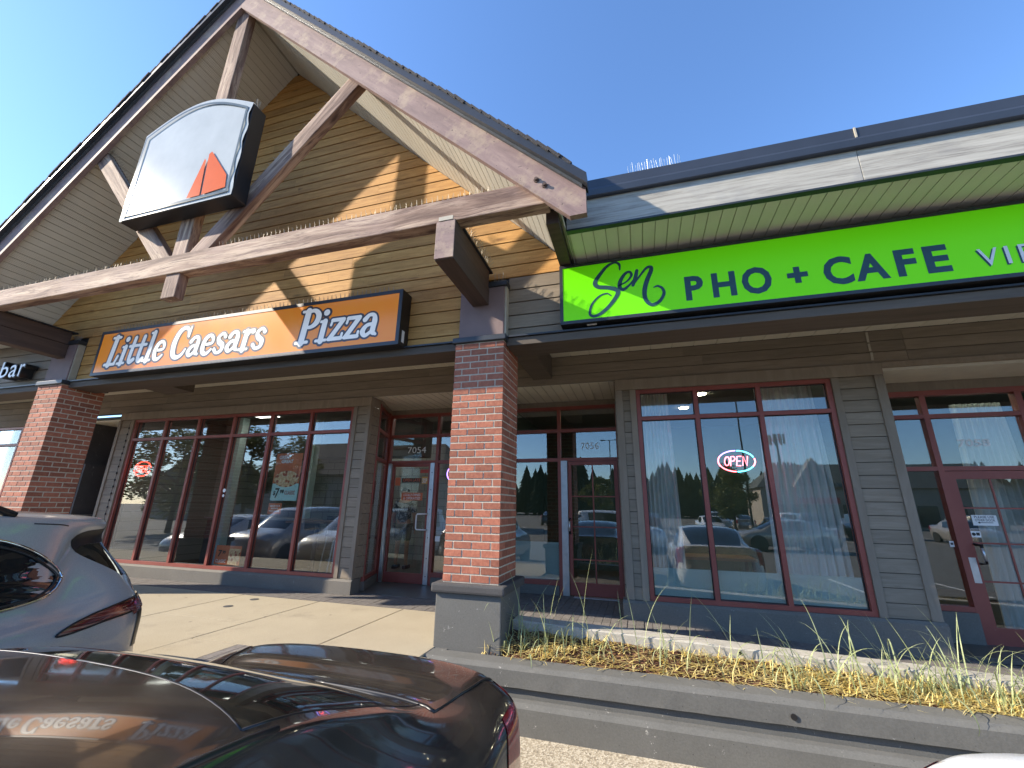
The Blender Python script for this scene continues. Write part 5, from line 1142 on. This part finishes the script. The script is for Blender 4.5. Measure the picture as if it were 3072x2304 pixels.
# cars seen only mirrored in the shop windows
ps = build_car('parked_sedan', SEDAN, 'sedan', 'white saloon across the lane, mirrored in the cafe window beside the small tree', 'car', CM(5.0,-26.5,R(178)), 'white', 2, False, 'cars mirrored in the windows')
pu = build_car('parked_suv', SUV, 'suv', 'white estate car parked nose to the shops, mirrored in the pizza window', 'car', CM(-8.3,-1.9,R(180)), 'white', 2, False, 'cars mirrored in the windows')
def more(src, M4, pt, label):
    c = copy_tree(src, M4 @ WM[src.name].inverted()); c['label'] = label; c['group'] = 'cars mirrored in the windows'
    for ch in c.children:
        if ch.material_slots and ch.material_slots[0].link == 'OBJECT': ch.material_slots[0].material = PT[pt]
    return c
more(ps, CM(8.4,-20.6,R(20)), 'black', 'black saloon mirrored in the middle pane of the cafe window')
more(ps, CM(9.0,-12.6,R(265)), 'beige', 'beige saloon mirrored in the right pane of the cafe window')
more(pu, CM(-3.6,-9.5,R(95)), 'white', 'white estate car mirrored in the pane beside the brick column')
more(pu, CM(-.6,-13,R(180)), 'grey', 'grey estate car mirrored in the cafe door')
more(pu, CM(-11.0,-2.0,R(180)), 'silver', 'silver estate car mirrored low in the pizza window')
more(ps, CM(-13.7,-2.2,R(180)), 'white', 'white saloon mirrored in the leftmost pizza window pane')
cols = ['grey','black','white','blue','red','beige','silver','white','black','grey']
ordn = ['first','second','third','fourth','fifth','sixth','seventh','eighth','ninth','last']
for i in range(10):
    more([ps,pu][i % 2], CM(-10+2.75*i + (3 if i > 4 else 0), -33.5-(i % 3)*.3, R(180*(i % 2))), cols[i], f'{ordn[i]} car from the left in the far car park row, {cols[i]}, mirrored in glass')
for i in range(8):
    more([pu,ps][i % 2], CM(12+2.75*i, -24.5-(i % 3)*.3, R(180*(i % 2))), cols[-1-i], f'{ordn[i]} car in the row before the far gabled shop, {cols[-1-i]}, mirrored in glass')
# ------------------------------------------------------------------ what the windows mirror: trees, far shops, lamp posts, mast
def leafy(name, label, loc, h, rx, rz_, n, seed, group='leafy trees in the car park', trunk=.1):
    rnd = random.Random(seed); root = empty(name, loc, label, 'tree', group); x, y, z = loc
    tr = MB(); tr.tube([(x,y,z),(x+.03,y,z+h*.25),(x-.05,y+.03,z+h*.55),(x,y,z+h*.85)], [trunk,trunk*.8,trunk*.5,trunk*.15], 8)
    for k in range(9):
        a = rnd.uniform(0,6.28); z0 = z+h*rnd.uniform(.28,.6); tr.tube([(x,y,z0),(x+math.cos(a)*rx*.4,y+math.sin(a)*rx*.4,z0+h*.12),(x+math.cos(a)*rx*.8,y+math.sin(a)*rx*.8,z0+h*.2)], [trunk*.4,trunk*.25,trunk*.08], 5)
    tr.build('trunk', MT['bark'], root)
    mb = MB(); blobs = []
    for k in range(26):
        a = rnd.uniform(0,6.28); u = rnd.random()**.5; zz = rnd.uniform(-1,1)
        rr = math.sqrt(max(0,1-zz*zz))*u; blobs.append((x+rx*rr*math.cos(a), y+rx*rr*math.sin(a), z+h-rz_+rz_*.85*zz, rnd.uniform(.18,.36)*rx))
    for k in range(n):
        bx, by, bz_, br = blobs[k % len(blobs)]
        d = Vector((rnd.gauss(0,1),rnd.gauss(0,1),rnd.gauss(0,.8))).normalized()*br*rnd.random()**.4
        M4 = Matrix.Translation(Vector((bx,by,bz_))+d) @ Matrix.Rotation(rnd.uniform(0,6.28),4,'Z') @ Matrix.Rotation(rnd.uniform(-1.2,1.2),4,'X')
        s = rnd.uniform(.07,.15)*(.7+rx*.15); q = [M4 @ Vector(p) for p in ((-s,0,0),(0,-s*.5,.02),(s,0,0),(0,s*.5,.02))]; mb.add(q, [(0,1,2,3)])
    mb.build('crown', MT['leaf'], root); return root
leafy('small_street_tree', 'small yellowing street tree mirrored in the middle of the cafe window', (7.1,-26,ZL), 5.3, 2.1, 2.0, 5200, 1)
leafy('small_street_tree', 'small green street tree mirrored in the cafe door glass', (-3.1,-24,ZL), 4.6, 1.7, 1.6, 4200, 2)
leafy('street_tree', 'broad dark tree mirrored in the left half of the pizza window', (-28.5,-8,ZL), 6.5, 3.4, 2.6, 8000, 3, trunk=.16)
leafy('street_tree', 'dark tree mirrored in the middle panes of the pizza window', (-24.5,-9.5,ZL), 6.8, 2.5, 2.6, 6500, 4, trunk=.14)
leafy('street_tree', 'tree mirrored beside the pizza poster', (-21.5,-10.5,ZL), 6.2, 1.9, 2.3, 5000, 5, trunk=.14)
def conifer_mesh(seed):
    rnd = random.Random(seed); mb = MB(); L = 15
    for k in range(L):
        z0 = .08+.9*k/L; r0 = .20*(1-k/L)**.8+.012; m = 13; b = len(mb.v)
        mb.v.append((0,0,z0+.13)); 
        for j in range(m*2):
            a = math.pi*j/m+rnd.uniform(-.1,.1); rr = r0*(1.+rnd.uniform(-.15,.25)) if j % 2 else r0*.55; mb.v.append((rr*math.cos(a), rr*math.sin(a), z0-(.035 if j % 2 else 0)+rnd.uniform(-.015,.015)))
        for j in range(m*2): mb.f.append((b, b+1+j, b+1+(j+1) % (m*2))); mb.mi.append(0)
    return mb.mesh('foliage', MT['conifer'])
cms = [conifer_mesh(k) for k in range(4)]; trm = MB().tube([(0,0,0),(0,0,.5),(0,0,.95)], [.022,.014,.003], 7).mesh('trunk', MT['bark'])
for i in range(230):
    x = random.uniform(-75,90); y = -98-random.uniform(0,22); hgt = random.uniform(7.5,13.2)*(1 if random.random() < .9 else 1.12)
    r_ = bpy.data.objects.new('conifer_tree', None); M4 = Matrix.Translation((x,y,ZL)) @ Matrix.Rotation(random.uniform(0,6),4,'Z') @ Matrix.Diagonal((hgt*1.6,hgt*1.6,hgt,1)); put(r_, None, Matrix.Translation((x,y,ZL)))
    tag(r_, 'dark conifer in the far tree line mirrored in the cafe glass', 'tree', 'far conifers')
    inst('foliage', cms[i % 4], M4, r_); inst('trunk', trm, M4, r_)
# far shops
MT['far_wall'] = plain('beige far wall', (.36,.31,.25), .9); MT['far_roof'] = plain('grey green far roof', (.10,.11,.10), .9, var=.2); MT['far_red'] = plain('red far canopy', (.42,.05,.045), .7); MT['far_glass'] = plain('far dark glass', (.02,.025,.03), .1)
fs = empty('far_shop', (26,-50,ZL), 'beige gabled shop with a red canopy mirrored in the cafe window', 'building')
MB().box(15,40,-58,-50,ZL,3.0).build('wall', MT['far_wall'], fs)
rr = MB().add([(14.5,-49.5,3.0),(40.5,-49.5,3.0),(40.5,-58.5,3.0),(14.5,-58.5,3.0),(18,-54,6.2),(40.5,-54,6.2)], [(0,1,5,4),(1,2,5),(2,3,4,5),(3,0,4),(0,3,2,1)]).build('roof', MT['far_roof'], fs)
MB().prism([(18.6,3.0),(23.4,3.0),(21,6.6)], -50.8, -49.4).build('gable', MT['far_roof'], fs)
MB().tube([(18.6,-49.3,3.),(21,-49.3,6.6),(23.4,-49.3,3.)], .12, 5).tube([(18.6,-49.3,3.05),(23.4,-49.3,3.05)], .12, 5).tube([(21,-49.3,3.),(21,-49.3,6.5)], .1, 5).build('gable_truss', MT['far_wall'], fs)
MB().box(19,23,-49.6,-48.6,1.0,1.7).build('canopy', MT['far_red'], fs)
textfit(fs, 'PHARMACY', 19.4, 22.6, -48.55, 1.85, 2.5, MT['sign_white'], name='lettering') if False else None
for k in range(9): MB().box(15.6+2.7*k,17.6+2.7*k,-49.97,-49.9,ZL+.3,.9).build('window', MT['far_glass'], fs)
wg = empty('shop_wing', (-24,-18,ZL), 'grey shop wing with a dark shingle roof mirrored in the pizza window', 'building')
MB().box(-32,-16.5,-28,-19,ZL,2.6).build('wall', MT['far_wall'], wg)
MB().add([(-32.6,-18.2,2.5),(-15.9,-18.2,2.5),(-15.9,-28.6,2.5),(-32.6,-28.6,2.5),(-32.6,-23.4,6.0),(-18.2,-23.4,6.0)], [(0,1,5,4),(1,2,5),(2,3,4,5),(3,0,4),(0,3,2,1)]).build('roof', MT['shingle'], wg)
for k in range(5): MB().box(-31.3+3*k,-29.1+3*k,-18.97,-18.9,ZL+.4,1.2).build('window', MT['far_glass'], wg)
hs = empty('far_house', (-52,-24,ZL), 'small grey gabled house mirrored between the trees in the pizza window', 'building')
MB().box(-58,-47,-34,-26,ZL,2.0).build('wall', MT['far_wall'], hs); MB().prism([(-58.5,2.0),(-46.5,2.0),(-52.5,5.2)], -34.5, -25.6).build('roof', MT['far_roof'], hs); MB().box(-53.6,-52,-25.98,-25.9,-.4,1.1).build('window', MT['far_glass'], hs)
# lamp posts
def lamp_post(x, y, h, label):
    r_ = empty('lamp_post', (x,y,ZL), label, 'lamp post', 'car park lamp posts')
    MB().lathe([(0,ZL),(.28,ZL),(.28,ZL+.7),(0,ZL+.7)], 12, Matrix.Translation((x,y,0))).build('base', MT['kerb'], r_)
    MB().tube([(x,y,ZL+.6),(x,y,ZL+h)], [.10,.06], 8).build('pole', MT['black'], r_)
    MB().box(x-.9,x+.9,y-.04,y+.04,ZL+h,ZL+h+.06).build('arm', MT['black'], r_)
    for sx in (-1,1): MB().box(x+sx*.95-.3,x+sx*.95+.3,y-.18,y+.18,ZL+h-.02,ZL+h+.10).build('lamp_head', MT['black'], r_)
lamp_post(8.9,-28.5,11.5,'tall dark lamp post mirrored behind the cafe neon sign'); lamp_post(-3.6,-46,11.2,'slim lamp post mirrored in the pane above the cafe door')
# phone mast
ms_ = empty('phone_mast', (37,-118,ZL), 'grey phone mast with antenna panels mirrored in the right cafe pane', 'mast')
MB().tube([(37,-118,ZL),(37,-118,20.5)], [.45,.25], 8).build('pole', MT['grey_flash'], ms_)
for zc in (11.5,19.0):
    mb = MB()
    for k in range(9):
        a = k*.698; mb.obox(Matrix.Translation((37+1.9*math.cos(a),-118+1.9*math.sin(a),zc)) @ Matrix.Rotation(a,4,'Z'), .12, .28, 1.25)
        mb.tube([(37,-118,zc),(37+1.8*math.cos(a),-118+1.8*math.sin(a),zc)], .06, 4)
    mb.build('antenna_ring', MT['grey_flash'], ms_)
cn = empty('traffic_cone', (6.3,-19.4,ZL), 'orange traffic cone mirrored in the cafe window', 'traffic cone')
MB().box(6.12,6.48,-19.58,-19.22,ZL+.005,ZL+.04).build('base', MT['black'], cn); MB().lathe([(.13,ZL+.04),(.03,ZL+.72),(0,ZL+.72)], 14, Matrix.Translation((6.3,-19.4,0))).build('cone', MT['far_red'], cn, smooth=True)

# ------------------------------------------------------------------ inside the pizza shop
MT['table_top'] = plain('table laminate', (.16,.09,.05), .4); MT['steel'] = plain('dark steel', (.05,.05,.055), .4, .6)
def table(x, y, label):
    r_ = empty('high_table', (x,y,ZS), label, 'table', 'high tables in the pizza shop'); zf = ZS+.005
    MB().box(x-.45,x+.45,y-.35,y+.35,zf+1.0,zf+1.04).build('table_top', MT['table_top'], r_, bevel=.008); MB().tube([(x,y,zf+.02),(x,y,zf+1.0)], .04, 10).build('post', MT['steel'], r_)
    MB().box(x-.28,x+.28,y-.28,y+.28,zf,zf+.02).build('foot', MT['steel'], r_)
def stool(x, y, rz, label):
    M4 = Matrix.Translation((x,y,ZS+.005)) @ Matrix.Rotation(rz,4,'Z'); r_ = bpy.data.objects.new('bar_stool', None); put(r_, None, M4); tag(r_, label, 'bar stool', 'bar stools in the pizza shop')
    def pt(nm, mb, m): mb.build(nm, m, r_, world=M4)
    pt('seat', MB().box(-.19,.19,-.19,.19,.72,.76), MT['black']); pt('backrest', MB().box(-.18,.18,.17,.20,.92,1.12), MT['black'])
    for sx in (-1,1):
        for sy in (-1,1): pt('leg', MB().tube([(sx*.16,sy*.16,.72),(sx*.22,sy*.22,0)], .013, 6), MT['silver'])
        pt('back_post', MB().tube([(sx*.16,.17,.72),(sx*.16,.19,1.1)], .012, 6), MT['silver'])
    pt('foot_ring', MB().tube([(.2*math.cos(a*.52),.2*math.sin(a*.52),.28) for a in range(13)], .010, 6), MT['silver'])
table(-6.1,7.25,'high dark table behind the pizza poster'); stool(-5.35,7.15,.4,'bar stool nearest the entry behind the rightmost pizza pane'); stool(-6.0,7.8,2.8,'bar stool behind the high table'); stool(-5.15,7.75,-.6,'second bar stool standing further back by the entry')
ct = empty('counter', (-8.2,8.4,ZS), 'long dark counter deep inside the pizza shop', 'counter'); MB().box(-10.0,-7.3,8.1,8.7,ZS+.005,-.35).build('counter_body', MT['dark_wall'], ct); MB().box(-10.05,-7.25,8.05,8.75,-.349,-.31).build('counter_top', MT['ceil_room'], ct)
ch2 = empty('cafe_table', (1.0,7.6,ZS-.12), 'low table inside the cafe behind the frosted glass', 'table'); MB().box(.5,1.6,7.4,8.0,-.72,-.68).build('table_top', MT['table_top'], ch2)
for sx in (.55,1.55):
    for sy in (7.45,7.95): MB().box(sx-.02,sx+.02,sy-.02,sy+.02,ZS-.12,-.721).build('leg', MT['steel'], ch2)
# customer with his back to the door
MT['skin'] = plain('skin', (.38,.22,.15), .6); MT['hair'] = plain('dark hair', (.02,.015,.012), .8, bump=.4); MT['shorts'] = plain('grey khaki shorts', (.10,.095,.075), .9)
t = NT('patterned shirt'); v0 = t.coords((1,1,1), rnd=False); t.col(t.ramp(t.noise(v0, 14, 2), [(.47, (.03,.045,.06)), (.52, (.22,.26,.30))])).set(rough=.9); MT['shirt'] = t.m
def skin(name, verts, edges, radii, mat, parent, M4, root=0, sub=2):
    me = bpy.data.meshes.new(name); me.from_pydata(verts, edges, []); me.materials.append(mat); o = bpy.data.objects.new(name, me); put(o, parent, M4)
    m = o.modifiers.new('skin', 'SKIN'); m.use_smooth_shade = True
    for i, r_ in enumerate(radii):
        sv = me.skin_vertices[0].data[i]; sv.radius = r_ if isinstance(r_, tuple) else (r_, r_); sv.use_root = (i == root)
    s = o.modifiers.new('sub', 'SUBSURF'); s.levels = sub; s.render_levels = sub; return o
pm = Matrix.Translation((-5.25,9.05,ZS+.005)) @ Matrix.Rotation(R(8),4,'Z')
pr_ = bpy.data.objects.new('person', None); put(pr_, None, pm); tag(pr_, 'person in a patterned shirt and grey shorts standing inside behind the pizza shop door', 'person')
bv = [(0,0,.96),(0,0,1.12),(0,.0,1.30),(0,.0,1.42),(0,.0,1.50),(0,-.01,1.58),(0,-.015,1.66),(0,-.01,1.73),
      (.10,0,.90),(.11,.01,.50),(.12,-.0,.10),(.125,.10,.04), (-.10,0,.90),(-.11,.01,.50),(-.12,-.0,.10),(-.125,.10,.04),
      (.19,0,1.40),(.25,-.02,1.12),(.24,.06,.88),(.24,.09,.80), (-.19,0,1.40),(-.25,-.02,1.12),(-.24,.06,.88),(-.24,.09,.80)]
be = [(0,1),(1,2),(2,3),(3,4),(4,5),(5,6),(6,7),(0,8),(8,9),(9,10),(10,11),(0,12),(12,13),(13,14),(14,15),(3,16),(16,17),(17,18),(18,19),(3,20),(20,21),(21,22),(22,23)]
br = [(.15,.11),(.145,.10),(.165,.11),(.12,.09),.055,.075,.095,.05,.085,.055,.04,.035,.085,.055,.04,.035,.06,.045,.033,.028,.06,.045,.033,.028]
skin('body', bv, be, br, MT['skin'], pr_, pm)
skin('shirt', [(0,0,.93),(0,0,1.12),(0,0,1.30),(0,0,1.43),(.19,0,1.41),(.245,-.015,1.17),(-.19,0,1.41),(-.245,-.015,1.17)], [(0,1),(1,2),(2,3),(3,4),(4,5),(3,6),(6,7)], [(.175,.13),(.165,.12),(.185,.128),(.13,.10),.078,.068,.078,.068], MT['shirt'], pr_, pm)
skin('shorts', [(0,0,.97),(.10,0,.88),(.115,.01,.56),(-.10,0,.88),(-.115,.01,.56)], [(0,1),(1,2),(0,3),(3,4)], [(.168,.125),.108,.092,.108,.092], MT['shorts'], pr_, pm)
skin('hair', [(0,-.03,1.655),(0,-.02,1.70),(0,-.005,1.735)], [(0,1),(1,2)], [.095,.105,.07], MT['hair'], pr_, pm)
for sd in (1,-1):
    hm = MB()
    for k, (dx, L_) in enumerate(((-.03,.07),(-.01,.08),(.012,.078),(.03,.062))): hm.tube([(sd*.24,.09+dx*.9,.80),(sd*.24,.095+dx,.80-L_*.55),(sd*.235,.10+dx,.80-L_)], [.010,.009,.006], 6)
    hm.tube([(sd*.235,.115,.83),(sd*.225,.14,.80),(sd*.222,.145,.775)], [.011,.010,.007], 6); hm.build('hand', MT['skin'], pr_, smooth=True, world=pm)
    MB().box(sd*.122-.05,sd*.122+.05,-.09,.17,0,.075).build('shoe', MT['black'], pr_, world=pm, bevel=.02)
